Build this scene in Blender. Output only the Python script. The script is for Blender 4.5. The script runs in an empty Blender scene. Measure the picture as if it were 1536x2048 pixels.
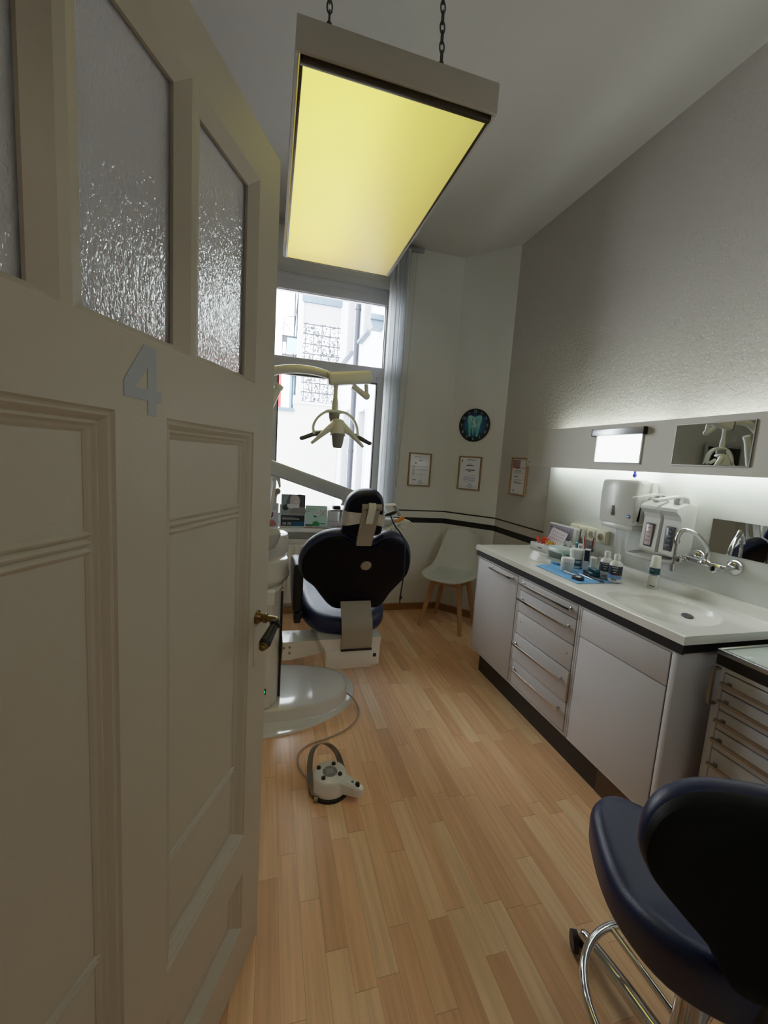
DIFF = 0.42
DC0 = (236,225,92)
DC1 = (230,192,50)
VT = 'Standard'
EXPOSURE = 2.25
SKY = 4.0
TUBE = 3.6
HALL_FILL = 1.15
import bpy, bmesh, math, random
from mathutils import Vector, Matrix
random.seed(7)
PI = math.pi
V = Vector
SC = bpy.context.scene
COL = SC.collection

# ------------------------------------------------------------------ materials
def lin(c):
    out = []
    for v in c[:3]:
        v = v / 255.0
        out.append(v / 12.92 if v <= 0.04045 else ((v + 0.055) / 1.055) ** 2.4)
    return (out[0], out[1], out[2], 1.0)

def new_mat(name):
    m = bpy.data.materials.new(name)
    m.use_nodes = True
    nt = m.node_tree
    b = nt.nodes['Principled BSDF']
    return m, nt, b

def mat(name, col, rough=0.5, metal=0.0, bump=0.0, bscale=60.0, var=0.03, coat=0.0, emit=None, estr=0.0, trans=0.0, ior=1.45, spec=0.5, alpha=1.0, vscale=8.0):
    m, nt, b = new_mat(name)
    c = lin(col)
    tc = nt.nodes.new('ShaderNodeTexCoord')
    nz = nt.nodes.new('ShaderNodeTexNoise')
    nz.inputs['Scale'].default_value = vscale
    nz.inputs['Detail'].default_value = 4
    nt.links.new(tc.outputs['Object'], nz.inputs['Vector'])
    mx = nt.nodes.new('ShaderNodeMix'); mx.data_type = 'RGBA'
    mx.inputs[6].default_value = tuple(x * (1 - var) for x in c[:3]) + (1,)
    mx.inputs[7].default_value = tuple(min(1, x * (1 + var)) for x in c[:3]) + (1,)
    nt.links.new(nz.outputs['Fac'], mx.inputs[0])
    nt.links.new(mx.outputs[2], b.inputs['Base Color'])
    b.inputs['Roughness'].default_value = rough
    b.inputs['Metallic'].default_value = metal
    b.inputs['IOR'].default_value = ior
    b.inputs['Specular IOR Level'].default_value = spec
    b.inputs['Coat Weight'].default_value = coat
    b.inputs['Coat Roughness'].default_value = 0.08
    b.inputs['Transmission Weight'].default_value = trans
    b.inputs['Alpha'].default_value = alpha
    if emit:
        b.inputs['Emission Color'].default_value = lin(emit)
        b.inputs['Emission Strength'].default_value = estr
    if bump > 0:
        n2 = nt.nodes.new('ShaderNodeTexNoise')
        n2.inputs['Scale'].default_value = bscale
        n2.inputs['Detail'].default_value = 3
        nt.links.new(tc.outputs['Object'], n2.inputs['Vector'])
        bp = nt.nodes.new('ShaderNodeBump')
        bp.inputs['Strength'].default_value = bump
        bp.inputs['Distance'].default_value = 0.01
        nt.links.new(n2.outputs['Fac'], bp.inputs['Height'])
        nt.links.new(bp.outputs['Normal'], b.inputs['Normal'])
    return m

def math_node(nt, op, a, b=None, c=None):
    n = nt.nodes.new('ShaderNodeMath'); n.operation = op
    for i, v in enumerate((a, b, c)):
        if v is None: continue
        if isinstance(v, (int, float)): n.inputs[i].default_value = v
        else: nt.links.new(v, n.inputs[i])
    return n.outputs[0]

def floor_mat():
    m, nt, b = new_mat('beech_strip_laminate')
    L = nt.links.new
    tc = nt.nodes.new('ShaderNodeTexCoord')
    sp = nt.nodes.new('ShaderNodeSeparateXYZ'); L(tc.outputs['Object'], sp.inputs[0])
    W, LEN = 0.0655, 0.46
    rx = math_node(nt, 'DIVIDE', sp.outputs[0], W)
    row = math_node(nt, 'FLOOR', rx)
    wn = nt.nodes.new('ShaderNodeTexWhiteNoise'); wn.noise_dimensions = '1D'
    L(row, wn.inputs['W'])
    ry = math_node(nt, 'ADD', math_node(nt, 'DIVIDE', sp.outputs[1], LEN), math_node(nt, 'MULTIPLY', wn.outputs['Value'], 7.3))
    colm = math_node(nt, 'FLOOR', ry)
    cb = nt.nodes.new('ShaderNodeCombineXYZ'); L(row, cb.inputs[0]); L(colm, cb.inputs[1])
    w2 = nt.nodes.new('ShaderNodeTexWhiteNoise'); w2.noise_dimensions = '2D'; L(cb.outputs[0], w2.inputs['Vector'])
    cr = nt.nodes.new('ShaderNodeValToRGB')
    e = cr.color_ramp.elements
    e[0].position = 0.0; e[0].color = lin((232, 178, 132))
    e[1].position = 1.0; e[1].color = lin((255, 216, 168))
    for p, c in ((0.25, (244, 188, 141)), (0.5, (249, 197, 148)), (0.75, (253, 206, 158))):
        k = e.new(p); k.color = lin(c)
    L(w2.outputs['Value'], cr.inputs[0])
    # grain
    mp = nt.nodes.new('ShaderNodeMapping'); mp.inputs['Scale'].default_value = (70, 3.2, 1)
    L(tc.outputs['Object'], mp.inputs[0])
    addv = nt.nodes.new('ShaderNodeVectorMath'); addv.operation = 'ADD'
    scl = nt.nodes.new('ShaderNodeVectorMath'); scl.operation = 'SCALE'; scl.inputs['Scale'].default_value = 17.0
    L(w2.outputs['Color'], scl.inputs[0]); L(mp.outputs[0], addv.inputs[0]); L(scl.outputs[0], addv.inputs[1])
    gr = nt.nodes.new('ShaderNodeTexNoise'); gr.inputs['Scale'].default_value = 1.0; gr.inputs['Detail'].default_value = 5
    L(addv.outputs[0], gr.inputs['Vector'])
    gm = nt.nodes.new('ShaderNodeMapRange'); gm.inputs[1].default_value = 0.3; gm.inputs[2].default_value = 0.72
    gm.inputs[3].default_value = 0.84; gm.inputs[4].default_value = 1.08
    L(gr.outputs['Fac'], gm.inputs[0])
    mul = nt.nodes.new('ShaderNodeMix'); mul.data_type = 'RGBA'; mul.blend_type = 'MULTIPLY'; mul.inputs[0].default_value = 1.0
    L(cr.outputs[0], mul.inputs[6]); L(gm.outputs[0], mul.inputs[7])
    # seams
    fx = math_node(nt, 'FRACT', rx); fy = math_node(nt, 'FRACT', ry)
    s1 = math_node(nt, 'LESS_THAN', fx, 0.02)
    s2 = math_node(nt, 'LESS_THAN', fy, 0.0045)
    s = math_node(nt, 'MAXIMUM', s1, s2)
    sm = nt.nodes.new('ShaderNodeMix'); sm.data_type = 'RGBA'
    L(math_node(nt, 'MULTIPLY', s, 0.38), sm.inputs[0]); L(mul.outputs[2], sm.inputs[6]); sm.inputs[7].default_value = lin((70, 45, 28))
    L(sm.outputs[2], b.inputs['Base Color'])
    b.inputs['Roughness'].default_value = 0.34
    b.inputs['Specular IOR Level'].default_value = 0.4
    bp = nt.nodes.new('ShaderNodeBump'); bp.inputs['Strength'].default_value = 0.06; bp.inputs['Distance'].default_value = 0.002
    L(gr.outputs['Fac'], bp.inputs['Height']); L(bp.outputs[0], b.inputs['Normal'])
    return m

def plaster_mat(name, col, bump=0.5, scale=38.0):
    m, nt, b = new_mat(name); L = nt.links.new
    tc = nt.nodes.new('ShaderNodeTexCoord')
    b.inputs['Base Color'].default_value = lin(col); b.inputs['Roughness'].default_value = 0.9
    b.inputs['Specular IOR Level'].default_value = 0.2
    n1 = nt.nodes.new('ShaderNodeTexNoise'); n1.inputs['Scale'].default_value = scale; n1.inputs['Detail'].default_value = 5
    n1.inputs['Roughness'].default_value = 0.6; n1.inputs['Distortion'].default_value = 0.6
    L(tc.outputs['Object'], n1.inputs['Vector'])
    bp = nt.nodes.new('ShaderNodeBump'); bp.inputs['Strength'].default_value = bump; bp.inputs['Distance'].default_value = 0.012
    L(n1.outputs['Fac'], bp.inputs['Height']); L(bp.outputs[0], b.inputs['Normal'])
    n2 = nt.nodes.new('ShaderNodeTexNoise'); n2.inputs['Scale'].default_value = 0.9
    L(tc.outputs['Object'], n2.inputs['Vector'])
    c = lin(col)
    mx = nt.nodes.new('ShaderNodeMix'); mx.data_type = 'RGBA'
    mx.inputs[6].default_value = tuple(x * 0.95 for x in c[:3]) + (1,); mx.inputs[7].default_value = c
    L(n2.outputs['Fac'], mx.inputs[0]); L(mx.outputs[2], b.inputs['Base Color'])
    return m

def window_glass_mat():
    m = bpy.data.materials.new('clear_window_glass'); m.use_nodes = True
    nt = m.node_tree; nt.nodes.clear(); L = nt.links.new
    o = nt.nodes.new('ShaderNodeOutputMaterial')
    t = nt.nodes.new('ShaderNodeBsdfTransparent'); t.inputs[0].default_value = (0.96, 0.98, 0.98, 1)
    g = nt.nodes.new('ShaderNodeBsdfGlossy'); g.inputs['Roughness'].default_value = 0.02
    f = nt.nodes.new('ShaderNodeFresnel'); f.inputs[0].default_value = 1.45
    mx = nt.nodes.new('ShaderNodeMixShader')
    L(f.outputs[0], mx.inputs[0]); L(t.outputs[0], mx.inputs[1]); L(g.outputs[0], mx.inputs[2]); L(mx.outputs[0], o.inputs[0])
    return m

def ripple_glass_mat():
    m, nt, b = new_mat('rippled_cathedral_glass'); L = nt.links.new
    b.inputs['Base Color'].default_value = (0.985, 1.0, 0.99, 1)
    b.inputs['Roughness'].default_value = 0.05
    b.inputs['Transmission Weight'].default_value = 1.0
    b.inputs['IOR'].default_value = 1.38
    tc = nt.nodes.new('ShaderNodeTexCoord')
    mp = nt.nodes.new('ShaderNodeMapping'); mp.inputs['Scale'].default_value = (1, 1, 0.55)
    L(tc.outputs['Object'], mp.inputs[0])
    n1 = nt.nodes.new('ShaderNodeTexNoise'); n1.inputs['Scale'].default_value = 150; n1.inputs['Detail'].default_value = 2; n1.inputs['Distortion'].default_value = 1.0
    n2 = nt.nodes.new('ShaderNodeTexNoise'); n2.inputs['Scale'].default_value = 35; n2.inputs['Detail'].default_value = 2
    L(mp.outputs[0], n1.inputs['Vector']); L(mp.outputs[0], n2.inputs['Vector'])
    s = math_node(nt, 'ADD', n1.outputs['Fac'], math_node(nt, 'MULTIPLY', n2.outputs['Fac'], 0.9))
    bp = nt.nodes.new('ShaderNodeBump'); bp.inputs['Strength'].default_value = 0.42; bp.inputs['Distance'].default_value = 0.005
    L(s, bp.inputs['Height']); L(bp.outputs[0], b.inputs['Normal'])
    tr = nt.nodes.new('ShaderNodeBsdfTranslucent'); tr.inputs[0].default_value = (1, 1, 1, 1); L(bp.outputs[0], tr.inputs['Normal'])
    mx = nt.nodes.new('ShaderNodeMixShader'); mx.inputs[0].default_value = 0.46
    o = [n for n in nt.nodes if n.type == 'OUTPUT_MATERIAL'][0]
    L(b.outputs[0], mx.inputs[1]); L(tr.outputs[0], mx.inputs[2]); L(mx.outputs[0], o.inputs[0])
    return m

def diffuser_mat():
    """yellowed prismatic acrylic of the ceiling light: tubes behind glow stronger on one side"""
    m, nt, b = new_mat('yellowed_prismatic_diffuser'); L = nt.links.new
    tc = nt.nodes.new('ShaderNodeTexCoord')
    sp = nt.nodes.new('ShaderNodeSeparateXYZ'); L(tc.outputs['Object'], sp.inputs[0])
    # local x 0..0.62 , y 0..1.27
    r = nt.nodes.new('ShaderNodeValToRGB'); r.color_ramp.interpolation = 'B_SPLINE'
    e = r.color_ramp.elements
    e[0].position = 0.0; e[0].color = (.86,) * 3 + (1,)
    e[1].position = 1.0; e[1].color = (.30,) * 3 + (1,)
    for p, v in ((.12, 1.0), (.40, 1.0), (.55, .70), (.72, .52), (.88, .44)):
        k = e.new(p); k.color = (v, v, v, 1)
    L(math_node(nt, 'DIVIDE', sp.outputs[0], 0.62), r.inputs[0])
    ry = nt.nodes.new('ShaderNodeValToRGB'); ry.color_ramp.interpolation = 'B_SPLINE'
    e = ry.color_ramp.elements
    e[0].position = 0.0; e[0].color = (.95,) * 3 + (1,)
    e[1].position = 1.0; e[1].color = (.48,) * 3 + (1,)
    for p, v in ((.1, 1.0), (.7, 1.0), (.9, .86)):
        k = e.new(p); k.color = (v, v, v, 1)
    L(math_node(nt, 'DIVIDE', sp.outputs[1], 1.27), ry.inputs[0])
    # prism dots
    cxy = math_node(nt, 'MULTIPLY', math_node(nt, 'SINE', math_node(nt, 'MULTIPLY', math_node(nt, 'ADD', sp.outputs[0], sp.outputs[1]), 760)),
                    math_node(nt, 'SINE', math_node(nt, 'MULTIPLY', math_node(nt, 'SUBTRACT', sp.outputs[0], sp.outputs[1]), 760)))
    fade = nt.nodes.new('ShaderNodeMapRange'); fade.inputs[1].default_value = 0.0; fade.inputs[2].default_value = 0.75; fade.inputs[3].default_value = 0.40; fade.inputs[4].default_value = 0.05
    L(sp.outputs[1], fade.inputs[0])
    dots = math_node(nt, 'ADD', 1.0, math_node(nt, 'MULTIPLY', cxy, fade.outputs[0]))
    nz = nt.nodes.new('ShaderNodeTexNoise'); nz.inputs['Scale'].default_value = 5; L(tc.outputs['Object'], nz.inputs['Vector'])
    nv = math_node(nt, 'MULTIPLY_ADD', nz.outputs['Fac'], 0.12, 0.94)
    st = math_node(nt, 'MULTIPLY', math_node(nt, 'MULTIPLY', r.outputs[0], ry.outputs[0]), math_node(nt, 'MULTIPLY', dots, nv))
    hue = nt.nodes.new('ShaderNodeMix'); hue.data_type = 'RGBA'
    hue.inputs[6].default_value = lin(DC0); hue.inputs[7].default_value = lin(DC1)
    L(math_node(nt, 'MULTIPLY', math_node(nt, 'DIVIDE', sp.outputs[1], 1.27), 0.9), hue.inputs[0])
    L(hue.outputs[2], b.inputs['Emission Color'])
    L(math_node(nt, 'MULTIPLY', st, DIFF), b.inputs['Emission Strength'])
    b.inputs['Base Color'].default_value = lin((205, 195, 150)); b.inputs['Roughness'].default_value = 0.35
    return m

def glass_block_mat():
    m, nt, b = new_mat('patterned_glass_blocks'); L = nt.links.new
    tc = nt.nodes.new('ShaderNodeTexCoord')
    sp = nt.nodes.new('ShaderNodeSeparateXYZ'); L(tc.outputs['Object'], sp.inputs[0])
    fx = math_node(nt, 'FRACT', math_node(nt, 'DIVIDE', sp.outputs[0], 0.25))
    fz = math_node(nt, 'FRACT', math_node(nt, 'DIVIDE', sp.outputs[2], 0.29))
    gx = math_node(nt, 'LESS_THAN', fx, 0.10); gz = math_node(nt, 'LESS_THAN', fz, 0.12)
    g = math_node(nt, 'MAXIMUM', gx, gz)
    nz = nt.nodes.new('ShaderNodeTexNoise'); nz.inputs['Scale'].default_value = 9; nz.inputs['Detail'].default_value = 3; nz.inputs['Distortion'].default_value = 2.5
    L(tc.outputs['Object'], nz.inputs['Vector'])
    cr = nt.nodes.new('ShaderNodeValToRGB'); e = cr.color_ramp.elements
    e[0].position = .44; e[0].color = lin((40, 42, 48)); e[1].position = .56; e[1].color = lin((250, 250, 252))
    L(nz.outputs['Fac'], cr.inputs[0])
    mx = nt.nodes.new('ShaderNodeMix'); mx.data_type = 'RGBA'; L(g, mx.inputs[0]); L(cr.outputs[0], mx.inputs[6]); mx.inputs[7].default_value = lin((36, 37, 42))
    L(mx.outputs[2], b.inputs['Base Color']); b.inputs['Roughness'].default_value = 0.4
    return m

def clock_mat():
    m, nt, b = new_mat('clock_face_print'); L = nt.links.new
    tc = nt.nodes.new('ShaderNodeTexCoord')
    sp = nt.nodes.new('ShaderNodeSeparateXYZ'); L(tc.outputs['Object'], sp.inputs[0])
    r = math_node(nt, 'SQRT', math_node(nt, 'ADD', math_node(nt, 'POWER', sp.outputs[0], 2), math_node(nt, 'POWER', sp.outputs[2], 2)))
    cr = nt.nodes.new('ShaderNodeValToRGB'); e = cr.color_ramp.elements
    e[0].position = 0.0; e[0].color = lin((28, 150, 178)); e[1].position = 0.15; e[1].color = lin((6, 10, 22))
    k = e.new(0.075); k.color = lin((14, 88, 120)); k = e.new(.115); k.color = lin((8, 34, 56))
    nz = nt.nodes.new('ShaderNodeTexNoise'); nz.inputs['Scale'].default_value = 22; L(tc.outputs['Object'], nz.inputs['Vector'])
    L(math_node(nt, 'ADD', r, math_node(nt, 'MULTIPLY', math_node(nt, 'SUBTRACT', nz.outputs['Fac'], .5), .05)), cr.inputs[0])
    L(cr.outputs[0], b.inputs['Base Color']); b.inputs['Roughness'].default_value = 0.25
    return m

# ------------------------------------------------------------------ mesh builder
def catmull(pts, n=8, closed=False):
    pts = [V(p) for p in pts]; N = len(pts); out = []
    rng = range(N) if closed else range(N - 1)
    for i in rng:
        if closed: p0, p1, p2, p3 = pts[i - 1], pts[i], pts[(i + 1) % N], pts[(i + 2) % N]
        else: p0, p1, p2, p3 = pts[max(i - 1, 0)], pts[i], pts[i + 1], pts[min(i + 2, N - 1)]
        for k in range(n):
            t = k / n
            out.append(0.5 * ((2 * p1) + (p2 - p0) * t + (2 * p0 - 5 * p1 + 4 * p2 - p3) * t * t + (3 * p1 - p0 - 3 * p2 + p3) * t ** 3))
    if not closed: out.append(pts[-1])
    return out

class MB:
    def __init__(self): self.bm = bmesh.new(); self.mi = 0
    def m(self, i): self.mi = i; return self
    def _face(self, vs):
        try:
            f = self.bm.faces.new(vs); f.material_index = self.mi; return f
        except ValueError:
            return None
    def box(self, x0, x1, y0, y1, z0, z1, bev=0.0, seg=2, M=None):
        t = bmesh.new(); bmesh.ops.create_cube(t, size=1)
        for v in t.verts: v.co = V(((x0 + x1) / 2 + v.co.x * (x1 - x0), (y0 + y1) / 2 + v.co.y * (y1 - y0), (z0 + z1) / 2 + v.co.z * (z1 - z0)))
        if bev > 0:
            bmesh.ops.bevel(t, geom=list(t.edges), offset=min(bev, .49 * min(abs(x1 - x0), abs(y1 - y0), abs(z1 - z0))), segments=seg, affect='EDGES', profile=0.5)
        return self.merge(t, M)
    def merge(self, t, M=None):
        mp = {}
        for v in t.verts:
            mp[v] = self.bm.verts.new(M @ v.co if M else v.co)
        for f in t.faces: self._face([mp[v] for v in f.verts])
        t.free(); return self
    def ring(self, c, r, n, ax, ay): return [self.bm.verts.new(c + ax * (r * math.cos(2 * PI * i / n)) + ay * (r * math.sin(2 * PI * i / n))) for i in range(n)]
    def bridge(self, a, b):
        n = len(a)
        for i in range(n): self._face([a[i], a[(i + 1) % n], b[(i + 1) % n], b[i]])
    def cyl(self, p0, p1, r0, r1=None, n=20, caps=True):
        p0, p1 = V(p0), V(p1); r1 = r0 if r1 is None else r1
        d = (p1 - p0).normalized(); a = d.orthogonal().normalized(); b = d.cross(a)
        A, B = self.ring(p0, r0, n, a, b), self.ring(p1, r1, n, a, b)
        self.bridge(A, B)
        if caps: self._face(A[::-1]); self._face(B)
        return self
    def tube(self, pts, r, n=10, smooth=6, closed=False, caps=True, flat=None):
        P = catmull(pts, smooth, closed) if smooth > 1 else [V(p) for p in pts]
        N = len(P); rings = []; a = None
        for i in range(N):
            if closed: d = (P[(i + 1) % N] - P[i - 1]).normalized()
            else: d = (P[min(i + 1, N - 1)] - P[max(i - 1, 0)]).normalized()
            if a is None: a = d.orthogonal().normalized()
            else:
                a = a - d * a.dot(d)
                a = a.normalized() if a.length > 1e-6 else d.orthogonal().normalized()
            b = d.cross(a)
            rr = r[0] + (r[1] - r[0]) * i / (N - 1) if isinstance(r, (tuple, list)) else r
            rings.append(self.ring(P[i], rr, n, a, b))
        for i in range(N - 1): self.bridge(rings[i], rings[i + 1])
        if closed: self.bridge_best(rings[-1], rings[0])
        elif caps: self._face(rings[0][::-1]); self._face(rings[-1])
        return self
    def bridge_best(self, a, b):
        n = len(a); k = min(range(n), key=lambda s: sum((a[i].co - b[(i + s) % n].co).length for i in range(n)))
        b = b[k:] + b[:k]; self.bridge(a, b)
    def ribbon(self, pts, wdir, w, th, smooth=6):
        """flat strap along pts; wdir = width direction"""
        P = catmull(pts, smooth) if smooth > 1 else [V(p) for p in pts]
        wd = V(wdir).normalized(); rings = []
        for i in range(len(P)):
            d = (P[min(i + 1, len(P) - 1)] - P[max(i - 1, 0)]).normalized(); nn = d.cross(wd).normalized()
            ww = w[0] + (w[1] - w[0]) * i / (len(P) - 1) if isinstance(w, (tuple, list)) else w
            rings.append([self.bm.verts.new(P[i] + wd * (sx * ww / 2) + nn * (sy * th / 2)) for sx, sy in ((-1, -1), (1, -1), (1, 1), (-1, 1))])
        for i in range(len(P) - 1): self.bridge(rings[i], rings[i + 1])
        self._face(rings[0][::-1]); self._face(rings[-1]); return self
    def lathe(self, prof, c=(0, 0, 0), n=32, M=None, a0=0.0, a1=2 * PI):
        """profile [(r,z)...] about z through c"""
        c = V(c); rings = []
        for r, z in prof:
            if r < 1e-6: rings.append([self.bm.verts.new(self._t(M, c + V((0, 0, z))))])
            else: rings.append([self.bm.verts.new(self._t(M, c + V((r * math.cos(a0 + (a1 - a0) * i / n), r * math.sin(a0 + (a1 - a0) * i / n), z)))) for i in range(n)])
        for A, B in zip(rings, rings[1:]):
            if len(A) == 1 and len(B) == 1: continue
            for i in range(n):
                j = (i + 1) % n
                if len(A) == 1: self._face([A[0], B[j], B[i]])
                elif len(B) == 1: self._face([A[i], A[j], B[0]])
                else: self._face([A[i], A[j], B[j], B[i]])
        return self
    def _t(self, M, v): return M @ v if M else v
    def prism(self, poly, fmap, h0, h1, caps=True):
        """extrude 2D polygon between h0,h1 ; fmap(a,b,h)->Vector"""
        A = [self.bm.verts.new(fmap(p[0], p[1], h0)) for p in poly]; B = [self.bm.verts.new(fmap(p[0], p[1], h1)) for p in poly]
        self.bridge(A, B)
        if caps: self._face(A[::-1]); self._face(B)
        return self
    def rings2d(self, poly, layers, fmap):
        """poly closed 2D outline; layers [(inset, scale, h)], ends collapse to the centroid when scale==0"""
        n = len(poly); P = [V((p[0], p[1])) for p in poly]
        c = sum(P, V((0, 0))) / n
        area = sum(P[i].x * P[(i + 1) % n].y - P[(i + 1) % n].x * P[i].y for i in range(n))
        sg = 1 if area > 0 else -1
        nor = []
        for i in range(n):
            t = (P[(i + 1) % n] - P[i - 1]); nor.append(V((-t.y, t.x)).normalized() * sg)
        R = []
        for ins, s, h in layers:
            if s == 0: R.append([self.bm.verts.new(fmap(c.x, c.y, h))])
            else:
                L = []
                for i in range(n):
                    q = P[i] + nor[i] * ins; q = c + (q - c) * s
                    L.append(self.bm.verts.new(fmap(q.x, q.y, h)))
                R.append(L)
        for A, B in zip(R, R[1:]):
            for i in range(n):
                j = (i + 1) % n
                if len(A) == 1: self._face([A[0], B[j], B[i]])
                elif len(B) == 1: self._face([A[i], A[j], B[0]])
                else: self._face([A[i], A[j], B[j], B[i]])
        return self
    def pillow(self, poly, th, rd, fmap, crown=0.0, seg=4):
        """rounded slab: outline poly, thickness th from h=0..th, edge radius rd"""
        lay = [(rd, s, -crown * (1 - s * s)) for s in (0, .35, .7)]
        for k in range(seg + 1):
            a = PI / 2 * k / seg; lay.append((rd * (1 - math.sin(a)), 1, rd * (1 - math.cos(a))))
        for k in range(seg + 1):
            a = PI / 2 * k / seg; lay.append((rd * (1 - math.cos(a)), 1, th - rd + rd * math.sin(a)))
        lay += [(rd, s, th + crown * (1 - s * s)) for s in (.7, .35, 0)]
        return self.rings2d(poly, lay, fmap)
    def ell(self, c, rx, ry, rz, n=20, m=12, M=None):
        t = bmesh.new(); bmesh.ops.create_uvsphere(t, u_segments=n, v_segments=m, radius=1)
        for v in t.verts: v.co = V((c[0] + v.co.x * rx, c[1] + v.co.y * ry, c[2] + v.co.z * rz))
        return self.merge(t, M)
    def quad(self, a, b, c, d): self._face([self.bm.verts.new(V(p)) for p in (a, b, c, d)]); return self
    def grid(self, fn, nu, nv, solid=0.0):
        t = bmesh.new()
        vs = [[t.verts.new(fn(i / nu, j / nv)) for j in range(nv + 1)] for i in range(nu + 1)]
        for i in range(nu):
            for j in range(nv): t.faces.new([vs[i][j], vs[i + 1][j], vs[i + 1][j + 1], vs[i][j + 1]])
        if solid:
            bmesh.ops.recalc_face_normals(t, faces=list(t.faces))
            bmesh.ops.solidify(t, geom=list(t.faces), thickness=solid)
        return self.merge(t)
    def text(self, s, size, M, ext=0.0006, align='CENTER'):
        cu = bpy.data.curves.new('t', 'FONT'); cu.body = s; cu.size = size; cu.align_x = align; cu.align_y = 'CENTER'; cu.extrude = ext; cu.resolution_u = 4
        o = bpy.data.objects.new('t', cu)
        me = bpy.data.meshes.new_from_object(o)
        t = bmesh.new(); t.from_mesh(me); self.merge(t, M)
        bpy.data.objects.remove(o); bpy.data.meshes.remove(me); bpy.data.curves.remove(cu)
        return self

WL = {}
def _mesh(name, mb, mats, off, ang):
    me = bpy.data.meshes.new(name)
    bmesh.ops.recalc_face_normals(mb.bm, faces=list(mb.bm.faces))
    if off.length > 0: bmesh.ops.translate(mb.bm, verts=list(mb.bm.verts), vec=-off)
    mb.bm.to_mesh(me); mb.bm.free()
    for m in (mats if isinstance(mats, (list, tuple)) else [mats]): me.materials.append(m)
    for p in me.polygons: p.use_smooth = True
    me.set_sharp_from_angle(angle=math.radians(ang))
    return me
def part(name, mb, mats, parent, label=None, ang=40):
    """mesh child; vertices given in the frame the root was built in"""
    off = V(WL.get(parent.name, (0, 0, 0)))
    o = bpy.data.objects.new(name, _mesh(name, mb, mats, off, ang)); COL.objects.link(o)
    o.parent = parent; WL[o.name] = off
    if label: o['label'] = label
    return o
def tag(o, label=None, cat=None, group=None, kind=None):
    if label: o['label'] = label
    if cat: o['category'] = cat
    if group: o['group'] = group
    if kind: o['kind'] = kind
    return o
def thing(name, label, cat, loc=(0, 0, 0), rot=0.0, group=None, world=True):
    o = bpy.data.objects.new(name, None); COL.objects.link(o); o.location = loc; o.rotation_euler = (0, 0, rot); o.empty_display_size = .05
    WL[o.name] = V(loc) if world else V((0, 0, 0))
    return tag(o, label, cat, group)
def solo(name, mb, mats, label, cat, loc=(0, 0, 0), group=None, ang=40, kind=None):
    o = bpy.data.objects.new(name, _mesh(name, mb, mats, V(loc), ang)); COL.objects.link(o); o.location = loc; WL[o.name] = V(loc)
    return tag(o, label, cat, group, kind)
def struct(name, mb, mats, label=None, cat=None, ang=30, loc=(0, 0, 0)):
    o = bpy.data.objects.new(name, _mesh(name, mb, mats, V(loc), ang)); COL.objects.link(o); o.location = loc; WL[o.name] = V(loc)
    return tag(o, label, cat, None, 'structure')
def dup(o, parent=None):
    c = o.copy(); COL.objects.link(c)
    if parent is not None: c.parent = parent
    for ch in list(o.children): dup(ch, c)
    return c
def XY(a, b, h): return V((a, b, h))
# ------------------------------------------------------------------ camera
CY, CP, CR, FPX, CH = 0.274322067, 0.123448731, -0.0655756663, 823.0, 1.43
fwd = V((math.sin(CY) * math.cos(CP), math.cos(CY) * math.cos(CP), -math.sin(CP)))
r0 = V((math.cos(CY), -math.sin(CY), 0)); d0 = fwd.cross(r0)
rt = math.cos(CR) * r0 + math.sin(CR) * d0; dn = -math.sin(CR) * r0 + math.cos(CR) * d0
cam = bpy.data.cameras.new('camera'); co = bpy.data.objects.new('camera', cam); COL.objects.link(co)
Mx = Matrix.Identity(4)
for i in range(3): Mx[i][0] = rt[i]; Mx[i][1] = -dn[i]; Mx[i][2] = -fwd[i]
Mx[2][3] = CH; co.matrix_world = Mx
cam.sensor_fit = 'VERTICAL'; cam.sensor_height = 36.0; cam.lens = FPX / 2048 * 36.0
cam.clip_start = 0.02; cam.clip_end = 200
SC.camera = co
SC.view_settings.view_transform = VT
SC.view_settings.look = 'None'
if VT == 'Standard':
    SC.view_settings.use_curve_mapping = True
    cmap = SC.view_settings.curve_mapping
    wl_ = 8 / 2 ** EXPOSURE
    cmap.white_level = (wl_, wl_, wl_)
    cv = cmap.curves[3]
    cv.points[0].location = (0, 0); cv.points[1].location = (1, 1)
    for px_, py_ in ((.05, .05), (.10, .099), (.2, .19), (.35, .31), (.6, .46), (1, .62), (1.8, .79), (3.2, .895), (5, .95)): cv.points.new(px_ / 8, py_)
    for q_ in cv.points: q_.handle_type = 'AUTO_CLAMPED'
    cmap.update()
SC.view_settings.exposure = EXPOSURE if VT != 'Standard' else 0.0
SC.cycles.use_denoising = True
SC.cycles.max_bounces = 10
SC.cycles.diffuse_bounces = 4
SC.cycles.adaptive_threshold = 0.02
SC.cycles.transmission_bounces = 8
SC.cycles.sample_clamp_indirect = 6.0
SC.cycles.caustics_refractive = False
SC.cycles.caustics_reflective = False

# ------------------------------------------------------------------ world
w = bpy.data.worlds.new('overcast_sky'); SC.world = w; w.use_nodes = True
bg = w.node_tree.nodes['Background']; bg.inputs[0].default_value = (0.93, 0.97, 1.0, 1); bg.inputs[1].default_value = SKY

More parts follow.
